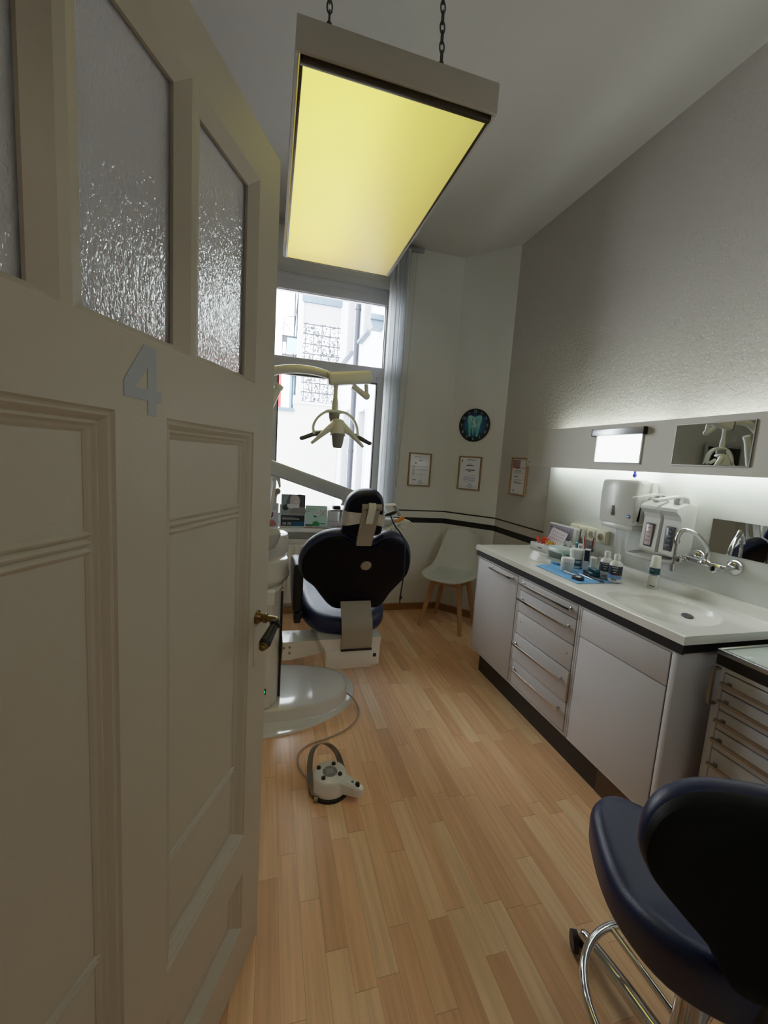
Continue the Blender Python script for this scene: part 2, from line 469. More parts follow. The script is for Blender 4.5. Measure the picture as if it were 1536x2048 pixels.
# ------------------------------------------------------------------ materials
M_FLOOR = floor_mat()
M_WALL = plaster_mat('white_wall_paint', (222, 221, 213), 0.10, 45)
M_WALLR = plaster_mat('textured_white_plaster', (204, 199, 193), 0.6, 62)
M_CEIL = plaster_mat('white_ceiling_paint', (204, 200, 193), 0.08, 30)
M_HALL = plaster_mat('hall_wall_paint', (190, 180, 165), 0.1, 30)
M_DOOR = mat('cream_gloss_door_paint', (200, 193, 176), 0.42, bump=0.05, bscale=90, var=0.03, vscale=2.5)
M_RIPPLE = ripple_glass_mat()
M_WGLASS = window_glass_mat()
M_PVC = mat('white_window_plastic', (214, 215, 220), 0.35)
M_GASKET = mat('black_rubber_gasket', (22, 22, 25), 0.6)
M_WHITE = mat('white_lacquer', (214, 213, 208), 0.3, coat=0.2)
M_UNIT = mat('glossy_white_unit_plastic', (226, 224, 216), 0.18, coat=0.6)
M_CAB = mat('white_metal_cabinet_paint', (196, 193, 196), 0.38, bump=0.02, bscale=300)
M_TOP = mat('white_worktop', (222, 220, 213), 0.26, coat=0.25)
M_BLACK = mat('black_plastic', (18, 18, 20), 0.45)
M_BAND = mat('black_wall_paint', (14, 14, 15), 0.5)
M_KICK = mat('dark_brown_plinth', (44, 38, 36), 0.5, var=.08)
M_CHROME = mat('polished_chrome', (205, 206, 208), 0.08, 1.0)
M_ALU = mat('brushed_aluminium', (172, 173, 176), 0.3, 1.0, bump=.03, bscale=200)
M_STEEL = mat('dull_steel', (150, 146, 140), 0.32, 1.0)
M_NAVY = mat('navy_leatherette', (14, 26, 66), 0.40, bump=0.10, bscale=420, var=.06)
M_NAVYB = mat('dark_navy_backshell', (3, 5, 18), 0.55, bump=.04, bscale=300, spec=.18)
M_BLACKSHELL = mat('black_moulded_shell', (3, 3, 5), 0.55, bump=.06, bscale=350, spec=.15)
M_TAUPE = mat('taupe_plastic', (158, 149, 133), 0.45)
M_BRASS = mat('aged_brass', (128, 108, 66), 0.38, 1.0, var=.15, vscale=40)
M_WOOD = mat('beech_wood', (186, 142, 98), 0.5, bump=.03, bscale=60, var=.08, vscale=14)
M_SKIRT = mat('brown_wood_skirting', (150, 104, 60), 0.5, bump=.04, bscale=50, var=.12, vscale=10)
M_LAMP = mat('cream_grey_lamp_plastic', (218, 220, 208), 0.3, coat=.2)
M_GREY = mat('mid_grey_plastic', (128, 126, 122), 0.4)
M_DGREY = mat('dark_grey_plastic', (72, 72, 74), 0.45)
M_LGREY = mat('light_grey_plastic', (180, 181, 180), 0.4)
M_FIX = mat('ceiling_light_housing_paint', (186, 178, 164), 0.45)
M_FIXFR = mat('ceiling_light_dark_frame', (66, 58, 46), 0.35, 0.6)
M_RAD = mat('radiator_enamel', (226, 223, 213), 0.35)
M_SLAT = mat('grey_white_blind_fabric', (222, 225, 226), 0.75, bump=.05, bscale=300)
_nt = M_SLAT.node_tree; _o = [n for n in _nt.nodes if n.type == 'OUTPUT_MATERIAL'][0]; _t = _nt.nodes.new('ShaderNodeBsdfTranslucent'); _t.inputs[0].default_value = (.97, .98, 1, 1)
_m = _nt.nodes.new('ShaderNodeMixShader'); _m.inputs[0].default_value = .75; _nt.links.new(_nt.nodes['Principled BSDF'].outputs[0], _m.inputs[1]); _nt.links.new(_t.outputs[0], _m.inputs[2]); _nt.links.new(_m.outputs[0], _o.inputs[0])
M_PAPER = mat('white_paper', (222, 222, 224), 0.8)
M_MIRROR = mat('mirror_silver', (222, 226, 226), 0.015, 1.0, var=0.0)
M_INK = mat('black_print', (26, 26, 30), 0.6)
M_GREYINK = mat('grey_print', (128, 130, 140), 0.7)
M_BLUEINK = mat('blue_print', (104, 128, 160), 0.7)
M_OAK = mat('oak_picture_frame', (150, 116, 76), 0.5, bump=.03, bscale=80, var=.1, vscale=20)

# ------------------------------------------------------------------ room shell
XW, XL, YB, YF, ZC = 1.98, -1.65, 3.69, 0.12, 3.30
struct('floor', MB().box(XL - .2, XW + .2, -2.2, 4.0, -.2, 0), M_FLOOR)
struct('ceiling', MB().box(XL - .2, XW + .2, .0, 4.0, ZC, ZC + .2), M_CEIL)
struct('wall_right', MB().box(XW, XW + .2, -2.2, 3.30, 0, ZC), M_WALLR)
ch = MB(); CA, CB = V((1.646, YB, 0)), V((XW, 3.30, 0))
ch.prism([(1.646, YB), (XW, 3.30), (XW + .2, 3.30), (XW + .2, YB + .3), (1.646, YB + .3)], XY, 0, ZC)
struct('wall_corner', ch, M_WALL)
WX0, WX1, WZ0, WZ1 = -0.55, 1.03, 0.775, 2.965
wb = MB()
wb.box(XL - .2, WX0, YB, YB + .31, 0, ZC); wb.box(WX1, 1.646, YB, YB + .31, 0, ZC)
wb.box(WX0, WX1, YB, YB + .31, 0, WZ0); wb.box(WX0, WX1, YB, YB + .31, WZ1, ZC)
struct('wall_back', wb, M_WALL)
struct('wall_left', MB().box(XL - .2, XL, -2.2, YB, 0, ZC), M_WALL)
wf = MB()
wf.box(XL, -0.42, 0, YF, 0, ZC); wf.box(.62, XW, 0, YF, 0, ZC); wf.box(-.42, .62, 0, YF, 2.15, ZC)
struct('wall_front', wf, M_WALL)
# hallway behind the camera
struct('wall_hall_back', MB().box(XL - .2, XW + .2, -2.4, -2.2, 0, 2.9), M_HALL)
struct('ceiling_hall', MB().box(XL - .2, XW + .2, -2.4, .14, 2.7, 2.9), M_CEIL)
# door lining
lin_ = MB(); lin_.box(-.42, -.398, -.01, .26, 0, 2.15); lin_.box(.598, .62, -.01, .13, 0, 2.15); lin_.box(-.42, .62, -.01, .13, 2.128, 2.155)
struct('trim_door_lining', lin_, M_DOOR)
# skirting boards with a lower quarter bead
bb = MB(); bb.box(XL, 1.64, YB - .014, YB, 0, .062, .003); bb.box(XL, 1.64, YB - .026, YB - .014, 0, .022, .005)
struct('baseboard_back', bb, M_SKIRT)
cd = (CB - CA).normalized(); cn = V((cd.y, -cd.x, 0));
if cn.dot(V((-1, -1, 0))) < 0: cn = -cn
bc = MB()
def chmap(s, z, h): return CA + cd * s + cn * h + V((0, 0, z))
CLEN = (CB - CA).length
bc.prism([(0, 0), (CLEN, 0), (CLEN, .062), (0, .062)], chmap, 0, .014)
bc.prism([(0, 0), (CLEN, 0), (CLEN, .022), (0, .022)], chmap, .014, .026)
struct('baseboard_corner', bc, M_SKIRT)
struct('baseboard_right', MB().box(XW - .014, XW, 2.5, 3.30, 0, .062), M_SKIRT)
# painted stripes: a thin line above a broad black band, round the corner
for nm, za, zb in (('trim_thin_stripe', .972, .984), ('trim_broad_band', .861, .911)):
    s_ = MB(); e = .0015
    s_.box(1.03, 1.646, YB - e, YB + .001, za, zb)
    s_.prism([(0, za), (CLEN, za), (CLEN, zb), (0, zb)], chmap, -.001, e)
    s_.box(XW - e, XW + .001, 2.56, 3.30, za, zb)
    struct(nm, s_, M_BAND)

# ------------------------------------------------------------------ window
YG = 3.85
wn = MB()
def frame(mb, x0, x1, z0, z1, t, y0, y1, bev=.006, tb=None):
    tb = t if tb is None else tb
    mb.box(x0, x0 + t, y0, y1, z0, z1, bev); mb.box(x1 - t, x1, y0, y1, z0, z1, bev)
    mb.box(x0 + t, x1 - t, y0, y1, z1 - t, z1, bev); mb.box(x0 + t, x1 - t, y0, y1, z0, z0 + tb, bev)
frame(wn, WX0, WX1, .80, WZ1, .055, YG - .03, YG + .05)
wn.box(WX0 + .05, WX1 - .05, YG - .03, YG + .05, 2.83, WZ1 - .05, .006)
wn.box(WX0, WX1, YG - .045, YG + .05, 2.185, 2.275, .008)       # transom
win = struct('window_1', wn, M_PVC, 'white plastic window with top light over a wide lower sash', 'window')
g = MB(); frame(g, WX0 + .05, WX1 - .05, 2.268, 2.838, .010, YG - .004, YG + .004, 0); part('upper_gasket', g, M_GASKET, win)
part('upper_pane', MB().box(WX0 + .055, WX1 - .055, YG - .002, YG + .002, 2.27, 2.83), M_WGLASS, win)
sash = MB(); frame(sash, -.02, WX1 - .05, .83, 2.19, .062, YG - .045, YG + .03, .008)
sa = part('lower_sash', sash, M_PVC, win)
g = MB(); frame(g, .04, WX1 - .105, .89, 2.132, .009, YG - .050, YG - .01, 0); part('lower_gasket', g, M_GASKET, sa)
part('lower_pane', MB().box(.04, WX1 - .11, YG - .002, YG + .002, .89, 2.13), M_WGLASS, sa)
sash2 = MB(); frame(sash2, WX0 + .05, -.02, .83, 2.19, .062, YG - .045, YG + .03, .008)
sb = part('side_sash', sash2, M_PVC, win)
part('side_pane', MB().box(WX0 + .1, -.08, YG - .002, YG + .002, .89, 2.13), M_WGLASS, sb)
sill = MB(); sill.box(WX0 - .06, WX1 + .06, 3.545, YB, WZ0 - .002, .808, .008); sill.box(WX0 + .001, WX1 - .001, YB - .01, YG - .03, WZ0, .808)
struct('window_sill', sill, mat('bright_white_sill', (240, 240, 240), .3), 'white window sill board above the radiator', 'window sill')

# ------------------------------------------------------------------ door (open inwards on the left)
DO = V((0.002, 1.105, 0)); DA = 0.425864427
dd = V((-math.sin(DA), -math.cos(DA), 0)); dnor = V((math.cos(DA), -math.sin(DA), 0))   # along leaf to the hinge, towards the camera
def dm(s, z, h): return DO + dd * s + dnor * h + V((0, 0, z))
def dbox(mb, s0, s1, z0, z1, h0, h1, bev=0.0):
    Md = Matrix(((dd.x, dnor.x, 0, DO.x), (dd.y, dnor.y, 0, DO.y), (0, 0, 1, 0), (0, 0, 0, 1)))
    return mb.box(s0, s1, h0, h1, z0, z1, bev, 2, Md)
leaf = MB()
DW, DH, T = .905, 2.112, .042
for s0, s1 in ((0, .100), (.805, DW)): dbox(leaf, s0, s1, .008, DH, -T, 0)
for z0, z1 in ((2.012, DH), (1.475, 1.586), (.319, .432), (.008, .150)): dbox(leaf, .100, .805, z0, z1, -T, 0)
dbox(leaf, .398, .502, .432, 1.475, -T, 0); dbox(leaf, .398, .502, .150, .319, -T, 0)
for s0, s1 in ((.322, .338), (.562, .578)): dbox(leaf, s0, s1, 1.586, 2.012, -T, 0)
door = struct('door_1', leaf, M_DOOR, 'cream panelled door standing open, three rippled glass panes above', 'door', 30)
# glass panes
for k, (s0, s1) in enumerate(((.100, .322), (.338, .562), (.578, .805))):
    pm = MB(); dbox(pm, s0, s1, 1.586, 2.012, -.027, -.021); part('glass_pane', pm, M_RIPPLE, door)
    bd = MB()
    # sloped glazing bead, mitred
    for h_in, h_out in ((-.020, 0.0),):
        o_ = [(s0, 1.586), (s1, 1.586), (s1, 2.012), (s0, 2.012)]; i_ = [(s0 + .026, 1.597), (s1 - .026, 1.597), (s1 - .026, 1.986), (s0 + .026, 1.986)]
        for a in range(4):
            b_ = (a + 1) % 4
            bd.quad(dm(*o_[a], h_out), dm(*o_[b_], h_out), dm(*i_[b_], h_in + .006), dm(*i_[a], h_in + .006))
            bd.quad(dm(*i_[a], h_in + .006), dm(*i_[b_], h_in + .006), dm(*i_[b_], h_in), dm(*i_[a], h_in))
            bd.quad(dm(*o_[a], -.04), dm(*o_[b_], -.04), dm(*i_[b_], -.03), dm(*i_[a], -.03))
    part('glazing_bead', bd, M_DOOR, door, ang=20)
# recessed panels with grooves, and ogee mouldings
def panel(s0, s1, z0, z1, grooves):
    pf = -.020
    zs = [z0]
    for g0, g1, n in grooves:
        st = (g1 - g0) / n
        for k in range(n): zs += [g0 + k * st, g0 + (k + .5) * st, g0 + (k + 1) * st]
    zs.append(z1)
    pl = MB(); prof = [(z0, pf)]
    for g0, g1, n in grooves:
        st = (g1 - g0) / n
        for k in range(n):
            for q in range(7):
                prof.append((g0 + st * (k + q / 6), pf + .0045 * math.sin(PI * q / 6)))
    prof.append((z1, pf)); prof.append((z1, pf - .012)); prof.append((z0, pf - .012))
    A = [pl.bm.verts.new(dm(s0, z, h)) for z, h in prof]; B = [pl.bm.verts.new(dm(s1, z, h)) for z, h in prof]
    pl.bridge(A, B)
    part('door_panel', pl, M_DOOR, door, ang=25)
    mo = MB()
    lay = [(0, .0002), (.003, -.004), (.006, -.005), (.009, -.0035), (.013, -.0075), (.017, -.0120), (.021, -.0105), (.025, -.0145), (.029, -.0165), (.033, -.0195)]
    R = []
    for ins, h in lay:
        R.append([dm(a, b, h) for a, b in ((s0 + ins, z0 + ins), (s1 - ins, z0 + ins), (s1 - ins, z1 - ins), (s0 + ins, z1 - ins))])
    for A, B in zip(R, R[1:]):
        for i in range(4): mo.quad(A[i], A[(i + 1) % 4], B[(i + 1) % 4], B[i])
    for i in range(4):
        A = [dm(a, b, -.001) for a, b in ((s0, z0), (s1, z0), (s1, z1), (s0, z1))]
        mo.quad(A[i], A[(i + 1) % 4], R[0][(i + 1) % 4], R[0][i])
    part('panel_moulding', mo, M_DOOR, door, ang=15)
GR = ((.632, .650, 2), (1.277, 1.312, 3))
panel(.100, .398, .432, 1.475, GR); panel(.502, .805, .432, 1.475, GR)
panel(.100, .398, .150, .319, ()); panel(.502, .805, .150, .319, ())
# painted figure 4
M_SIGN = mat('blue_grey_number_film', (178, 185, 192), 0.5)
four = MB(); s_, z_ = .449, 1.525
F4 = [(.008, .050), (.026, .050), (.026, -.0125), (.0375, -.0125), (.0375, -.029), (.026, -.029), (.026, -.0505), (.008, -.0505), (.008, -.029), (-.0375, -.029), (-.0375, -.0095)]
F4i = [(.008, -.0125), (.008, .018), (-.017, -.0125)]
def d4(a, b, h): return dm(s_ - a, z_ + b, h)
# polygon with a hole, cut into convex pieces
for poly in ([(.008, .050), (.026, .050), (.026, -.0505), (.008, -.0505)], [(.026, -.0125), (.0375, -.0125), (.0375, -.029), (.026, -.029)],
             [(-.0375, -.0125), (.008, -.0125), (.008, -.029), (-.0375, -.029)], [(-.0375, -.0125), (-.0375, -.006), (.001, .050), (.008, .050), (.008, .018), (-.017, -.0125)]):
    four.prism(poly, d4, .0003, .0012)
part('door_number', four, M_SIGN, door, 'blue-grey figure 4')
# lever handle
hs, hz = .056, 1.013
hd = MB()
hd.cyl(dm(hs, hz, 0), dm(hs, hz, .005), .0185, .017); hd.cyl(dm(hs, hz, .005), dm(hs, hz, .013), .015, .011)
hd.tube([dm(hs, hz, .012), dm(hs, hz, .036), dm(hs, hz, .048), dm(hs + .004, hz - .002, .054), dm(hs + .012, hz - .006, .0545)], .0085, 12, 6)
hd.cyl(dm(hs, hz, .020), dm(hs, hz, .026), .0125, .0125)
hd = part('door_handle', hd, M_BRASS, door, 'aged brass lever')
gp = MB(); a, b = dm(hs + .008, hz - .004, .0545), dm(hs + .072, hz - .036, .053); u = (b - a)
gp.cyl(a, a + u * .12, .0125, .0135); gp.cyl(a + u * .12, a + u * .2, .0095, .0095); gp.cyl(a + u * .2, a + u * .9, .0105, .0145); gp.cyl(a + u * .9, b, .0145, .0125)
part('grip', gp, M_BLACK, hd, 'black grip')
kn = MB(); kn.ell(b + u.normalized() * .006, .009, .009, .009); kn.cyl(b, b + u.normalized() * .004, .011, .011); part('end_knob', kn, M_BRASS, hd)
kp = MB(); dbox(kp, hs - .004, hs + .016, .885, .99, -.0005, .0012, .0005); part('lock_plate', kp, M_DOOR, door)
# painted hinges on the hidden side
for z in (.3, 1.05, 1.85):
    h = MB(); h.cyl(dm(DW + .006, z, -.03), dm(DW + .006, z + .1, -.03), .008); part('hinge', h, M_DOOR, door)

# ------------------------------------------------------------------ radiator under the sill
rd = thing('radiator', 'white ribbed panel radiator under the window sill', 'radiator', (.33, 3.64, .11))
body = MB(); x0, x1 = -.45, .98
body.box(x0, x1, 3.655, 3.675, .12, .685, .006)
n = 26; wd = (x1 - x0 - .06) / n
body.box(x0, x1, 3.61, 3.62, .12, .685, .004)
for i in range(n): body.box(x0 + .03 + i * wd + .010, x0 + .03 + (i + 1) * wd - .010, 3.596, 3.616, .165, .645, .005)
part('panel', body, M_RAD, rd)
gr = MB()
for i in range(120): gr.box(x0 + .01 + i * (x1 - x0 - .02) / 120, x0 + .01 + i * (x1 - x0 - .02) / 120 + .006, 3.605, 3.675, .688, .702)
gr.box(x0, x1, 3.600, 3.606, .670, .704, .002); gr.box(x0, x1, 3.672, 3.678, .670, .704, .002)
part('top_grille', gr, M_RAD, rd)
for xx in (x0 - .004, x1):
    sd = MB(); sd.box(xx, xx + .004, 3.600, 3.678, .125, .70); part('side_cover', sd, M_RAD, rd)
for x in (x0 + .2, x1 - .2):
    br = MB(); br.box(x - .015, x + .015, 3.675, YB - .0005, .2, .6); part('wall_mount', br, M_RAD, rd)
pass

# ------------------------------------------------------------------ vertical blind drawn to the right
vb = thing('vertical_blind', 'vertical blind with pale slats drawn to the right of the window', 'blind', (1.0, 3.62, 3.24))
part('rail', MB().box(-.65, 1.225, 3.60, 3.64, 3.235, 3.26, .003), M_ALU, vb)
for xx in (1.12, -.3):
    br = MB(); br.box(xx, xx + .04, 3.62, YB - .0005, 3.258, 3.27); part('rail_bracket', br, M_ALU, vb)
for i in range(9):
    x = .955 + i * .0185; an = math.radians(60 + 9 * math.sin(i * 2.6)); hw = .0635 if i < 8 else .045
    sl = MB(); dx, dy = math.cos(an) * hw, math.sin(an) * hw; yc = 3.605
    Ms = Matrix.Translation((x, yc, 0)) @ Matrix.Rotation(an, 4, 'Z')
    def bow(u, v, Ms=Ms, hw=hw): return Ms @ V(((u - .5) * 2 * hw, .013 * (1 - (2 * u - 1) ** 2), .86 + v * 2.365))
    sl.grid(bow, 6, 1)
    sl.box(-.012, .012, -.002, .002, 3.222, 3.236, 0, 2, Ms)
    part('slat', sl, M_SLAT, vb)
cdm = MB(); cdm.tube([(1.165, 3.63, 3.235), (1.160, 3.64, 2.6), (1.150, 3.65, 2.0), (1.135, 3.655, 1.30)], .0014, 6, 5); cdm.tube([(1.172, 3.63, 3.235), (1.166, 3.64, 2.6), (1.156, 3.65, 2.0), (1.137, 3.655, 1.30)], .0014, 6, 5); cdo = part('pull_cord', cdm, M_LGREY, vb)
wgt = MB(); wgt.cyl((1.135, 3.655, 1.31), (1.133, 3.655, 1.20), .004, .007, 12); part('cord_weight', wgt, M_PVC, cdo)

# ------------------------------------------------------------------ ceiling light on chains
LX0, LX1, LY0, LY1 = .033, .667, 1.34, 2.612
cl = thing('ceiling_light', 'long box ceiling light with yellowed diffuser hanging on chains', 'ceiling light', (LX0, LY0, 2.555))
hs_ = MB(); hs_.box(LX0, LX1, LY0, LY0 + .012, 2.556, 2.645, .002); hs_.box(LX0, LX1, LY1 - .012, LY1, 2.556, 2.645, .002)
hs_.box(LX0, LX0 + .010, LY0 + .012, LY1 - .012, 2.556, 2.645); hs_.box(LX1 - .010, LX1, LY0 + .012, LY1 - .012, 2.556, 2.645); hs_.box(LX0 + .01, LX1 - .01, LY0 + .012, LY1 - .012, 2.637, 2.645)
part('housing', hs_, M_FIX, cl)
fr = MB(); fx0, fx1, fy0, fy1 = LX0 + .013, LX1 - .013, LY0 + .014, LY1 - .012
fr.box(fx0, fx1, fy0, fy0 + .018, 2.543, 2.562, .002); fr.box(fx0, fx1, fy1 - .008, fy1, 2.546, 2.560, .002)
fr.box(fx0, fx0 + .010, fy0, fy1, 2.546, 2.560, .002); fr.box(fx1 - .010, fx1, fy0, fy1, 2.546, 2.560, .002)
part('diffuser_frame', fr, M_FIXFR, cl)
df = MB(); df.box(fx0 + .009, fx1 - .009, fy0 + .016, fy1 - .007, 2.5485, 2.5525)
dfo = bpy.data.objects.new('diffuser', _mesh('diffuser', df, diffuser_mat(), V((LX0, LY0, 2.555)), 40)); COL.objects.link(dfo); dfo.parent = cl
def chain(x0, y0, z0, x1, y1, z1):
    c = MB(); n = 24; a = V((x0, y0, z0)); d = (V((x1, y1, z1)) - a) / n
    for i in range(n):
        p = a + d * (i + .5); ln = d.length * .66; wd = .0075
        ax = V((1, 0, 0)) if i % 2 else V((0, 1, 0)); up = d.normalized()
        pts = [p + up * (ln * math.sin(t)) * (1.0 if abs(math.sin(t)) < .99 else 1) + ax * (wd * math.cos(t)) for t in [2 * PI * k / 8 for k in range(8)]]
        c.tube(pts, .0026, 6, 2, True)
    return c
for x, y, xt, yt in ((.129, 1.40, .118, 1.40), (.489, 1.40, .455, 1.40), (.20, 2.5, .2, 2.5), (.50, 2.5, .47, 2.5)):
    part('chain', chain(x, y, 2.646, xt, yt, ZC), M_DGREY, cl)
# ------------------------------------------------------------------ dental chair
dc = thing('dental_chair', 'navy dental patient chair seen from behind on a white oval floor plate', 'dental chair', (.30, 2.35, 0))
fp = [(-.55, 2.02), (-.2, 1.985), (.0, 1.985), (.19, 2.015), (.36, 2.095), (.47, 2.19), (.533, 2.31), (.545, 2.42), (.515, 2.53), (.44, 2.61), (.33, 2.665), (.126, 2.72), (-.2, 2.74), (-.55, 2.72)]
def oval(pts, n=6): return [(p.x, p.y) for p in catmull([(a, b, 0) for a, b in pts], n, True)]
po = oval(fp)
b = MB(); b.rings2d(po, [(0, 0, 0), (0, 1, 0), (0, 1, .008), (.004, 1, .013), (.02, 1, .014), (0, 0, .014)], XY); part('floor_plate', b, M_UNIT, dc)
cp = [(-.5, 2.12), (-.2, 2.09), (.036, 2.085), (.20, 2.09), (.34, 2.12), (.43, 2.19), (.478, 2.28), (.482, 2.38), (.44, 2.46), (.33, 2.53), (.14, 2.58), (-.2, 2.60), (-.5, 2.58)]
b = MB(); b.rings2d(oval(cp), [(-.006, 1, .0135), (0, 1, .018), (.003, 1, .070), (.0055, 1, .078), (.012, 1, .084), (.022, 1, .087), (0, .5, .088), (0, 0, .088)], XY); part('base_cover', b, M_UNIT, dc, ang=28)
# lift arm
b = MB()
def armmap(x, z, h): return V((x, h, z))
b.prism([(.0905, .335), (.13, .335), (.36, .375), (.36, .437), (.0905, .437)], armmap, 2.14, 2.29)
la = part('lift_arm', b, M_UNIT, dc, ang=25)
for x, z in ((.098, .405), (.128, .407), (.128, .375)):
    b = MB(); b.cyl((x, 2.141, z), (x, 2.136, z), .007, .006, 12); part('bolt', b, M_STEEL, la)
# seat base box
b = MB()
def boxmap(x, z, h): return V((x, h, z))
b.prism([(.333, .318), (.585, .318), (.595, .33), (.602, .41), (.612, .478), (.27, .478), (.302, .43), (.318, .33)], boxmap, 2.056, 2.75)
b.box(.345, .575, 2.07, 2.74, .298, .322, .008); b.box(.31, .604, 2.046, 2.062, .326, .418, .010)
sbx = part('seat_base', b, M_UNIT, dc, ang=30)
b = MB(); b.box(.566, .584, 2.0435, 2.048, .372, .392, .002); part('power_switch', b, M_BLACK, sbx)
# seat + legrest cushion
so = oval([(.29, 2.13), (.44, 2.085), (.59, 2.13), (.665, 2.24), (.69, 2.42), (.685, 2.62), (.655, 2.85), (.61, 3.1), (.56, 3.27), (.44, 3.30), (.32, 3.27), (.27, 3.1), (.225, 2.85), (.195, 2.62), (.19, 2.42), (.215, 2.24)])
def seatmap(x, y, h):
    u = (x - .44) / .25; t = max(0.0, (2.42 - y) / .33)
    return V((x, y, .47 + .025 * u * u * (h > .06) + h * (1 - .25 * t) - .0 + (.02 * max(0, y - 2.5))))
b = MB(); b.pillow(so, .125, .055, seatmap, -.006, 5); part('seat', b, M_NAVY, dc)
# backrest
bo = [(.356, 1.06), (.302, 1.055), (.25, 1.036), (.2, .996), (.166, .941), (.152, .884), (.16, .826), (.188, .779), (.237, .737), (.284, .672), (.318, .628), (.35, .606), (.4, .597), (.488, .594), (.577, .596), (.615, .604), (.647, .638), (.675, .697), (.711, .747), (.75, .804), (.761, .86), (.75, .928), (.728, .981), (.692, 1.02), (.645, 1.045), (.602, 1.052), (.562, 1.042), (.52, 1.014), (.465, 1.006), (.404, 1.036)]
bo = oval(bo, 4)
cxm = sum(p[0] for p in bo) / len(bo)
def backmap(x, z, h):
    # plane leaning towards the camera at the top, cushion grows to +y, sides wrap forward a little
    u = (x - .455) / .3
    return V((x, 2.15 - .4 * (z - .62) + .92 * h + .022 * u * u, z + .35 * h))
b = MB(); b.pillow(bo, .085, .036, backmap, -.004, 5); brs = part('backrest', b, M_NAVY, dc)
b = MB(); bi = [(cxm + (x - cxm) * .97, z) for x, z in bo]
b.rings2d(bo, [(.022, 0, -.012), (.022, .5, -.012), (.022, .8, -.012), (.022, 1, -.011), (.017, 1, -.007), (.014, 1, .004)], backmap); part('back_shell', b, M_NAVYB, brs)
b = MB(); pc = backmap(.4935, .888, -.0125); nb = V((0, -.92, -.37)).normalized()
b.cyl(pc, pc + nb * .004, .0285, .026, 32); b.cyl(pc + nb * .004, pc + nb * .0055, .0235, .022, 32); part('emblem_disc', b, M_TAUPE, brs, 'round taupe disc')
# lower bracket band
b = MB(); b.ribbon([backmap(.468, .668, -.016), V((.468, 2.085, .62)), V((.469, 2.045, .555)), V((.471, 2.04, .49)), V((.472, 2.052, .425))], (1, 0, 0), .166, .012, 8)
lb = part('back_bracket', b, M_TAUPE, dc)
b = MB(); b.box(.388, .556, 2.040, 2.050, .414, .424); part('bracket_foot', b, M_BLACK, lb)
# headrest
ho = oval([(.463, 1.279), (.418, 1.272), (.382, 1.251), (.362, 1.218), (.353, 1.177), (.350, 1.118), (.354, 1.062), (.40, 1.04), (.455, 1.036), (.51, 1.04), (.553, 1.06), (.556, 1.118), (.552, 1.179), (.546, 1.223), (.533, 1.252), (.504, 1.275)], 4)
def headmap(x, z, h): return V((x, 1.975 - .25 * (z - 1.05) + h, z + .2 * h))
b = MB(); b.pillow(ho, .085, .03, headmap, 0, 5); hr = part('headrest', b, M_NAVY, dc)
b = MB(); b.rings2d(ho, [(.018, 0, -.008), (.018, .6, -.008), (.018, 1, -.007), (.013, 1, .003)], headmap); part('headrest_shell', b, M_NAVYB, hr)
# disposable sleeve across headrest
def sl(u, v):
    x = .347 + u * .213; zt = 1.180 - .012 * u; zb = 1.104 + .018 * math.sin(PI * u)
    z = zb + (zt - zb) * v
    e = abs(2 * u - 1); h = -.013 + .028 * max(0, e - .86) / .14 + .002 * math.sin(19 * u + 5 * v)
    return headmap(x, z, h)
b = MB(); b.grid(sl, 30, 6, .0015); part('headrest_sleeve', b, mat('pale_plastic_sleeve', (204, 202, 192), .32, bump=.15, bscale=40), hr)
# headrest bracket
b = MB(); b.ribbon([(.4785, 1.935, 1.196), (.4735, 1.937, 1.15), (.466, 1.952, 1.08), (.461, 1.975, 1.005)], (1, 0, 0), (.092, .076), .018, 6)
b.cyl((.430, 1.928, 1.201), (.528, 1.928, 1.2035), .0175, .0175, 24)
hb = part('headrest_bracket', b, M_TAUPE, dc)
b = MB(); b.ribbon([(.479, 1.938, 1.222), (.479, 1.916, 1.221), (.4785, 1.908, 1.200), (.474, 1.918, 1.16), (.470, 1.924, 1.122)], (1, 0, 0), .035, .004, 6); part('release_strap', b, M_LAMP, hb)
for x in (.452, .506):
    b = MB(); b.cyl((x, 1.912, 1.192), (x, 1.909, 1.192), .0035, .0035, 10); part('rivet', b, M_DGREY, hb)
# left armrest
b = MB(); ap = oval([(2.22, .60), (2.24, .80), (2.30, .835), (2.42, .84), (2.60, .80), (2.64, .72), (2.56, .60), (2.42, .555), (2.28, .555)], 5)
b.pillow(ap, .052, .02, lambda y, z, h: V((.142 + h, y, z)), 0, 4); am = part('armrest', b, M_BLACK, dc, 'black padded armrest')
b = MB(); b.box(.150, .188, 2.23, 2.40, .500, .557, .008); b.box(.188, .20, 2.30, 2.36, .50, .54); part('armrest_hinge', b, M_BLACK, am)

# ------------------------------------------------------------------ dental unit tower with spittoon
du = thing('dental_unit', 'glossy white dental unit tower with round spittoon bowl beside the chair', 'dental unit', (-.1, 2.35, .09))
b = MB(); tw = [(-.30, 2.10), (.030, 2.10), (.062, 2.155), (.075, 2.20), (.085, 2.26), (.085, 2.50), (.05, 2.55), (-.30, 2.55)]
b.prism(tw, XY, .0945, .72); tow = part('tower', b, M_UNIT, du, ang=20)
b = MB(); b.box(.0755, .0885, 2.205, 2.262, .095, .70, .003); part('channel_cover', b, M_LGREY, tow)
b = MB(); b.box(.072, .0875, 2.1985, 2.204, .095, .70); b.box(.08, .0895, 2.262, 2.268, .095, .70); part('channel_edge', b, M_BLACK, tow)
b = MB(); b.box(-.012, .012, 2.096, 2.101, .172, .206, .002); lg = part('indicator_frame', b, M_BLACK, tow)
b = MB(); b.box(-.004, .007, 2.0945, 2.0965, .182, .196, .001); part('green_light', b, mat('green_indicator', (12, 140, 72), .4, emit=(16, 190, 96), estr=.5), lg)
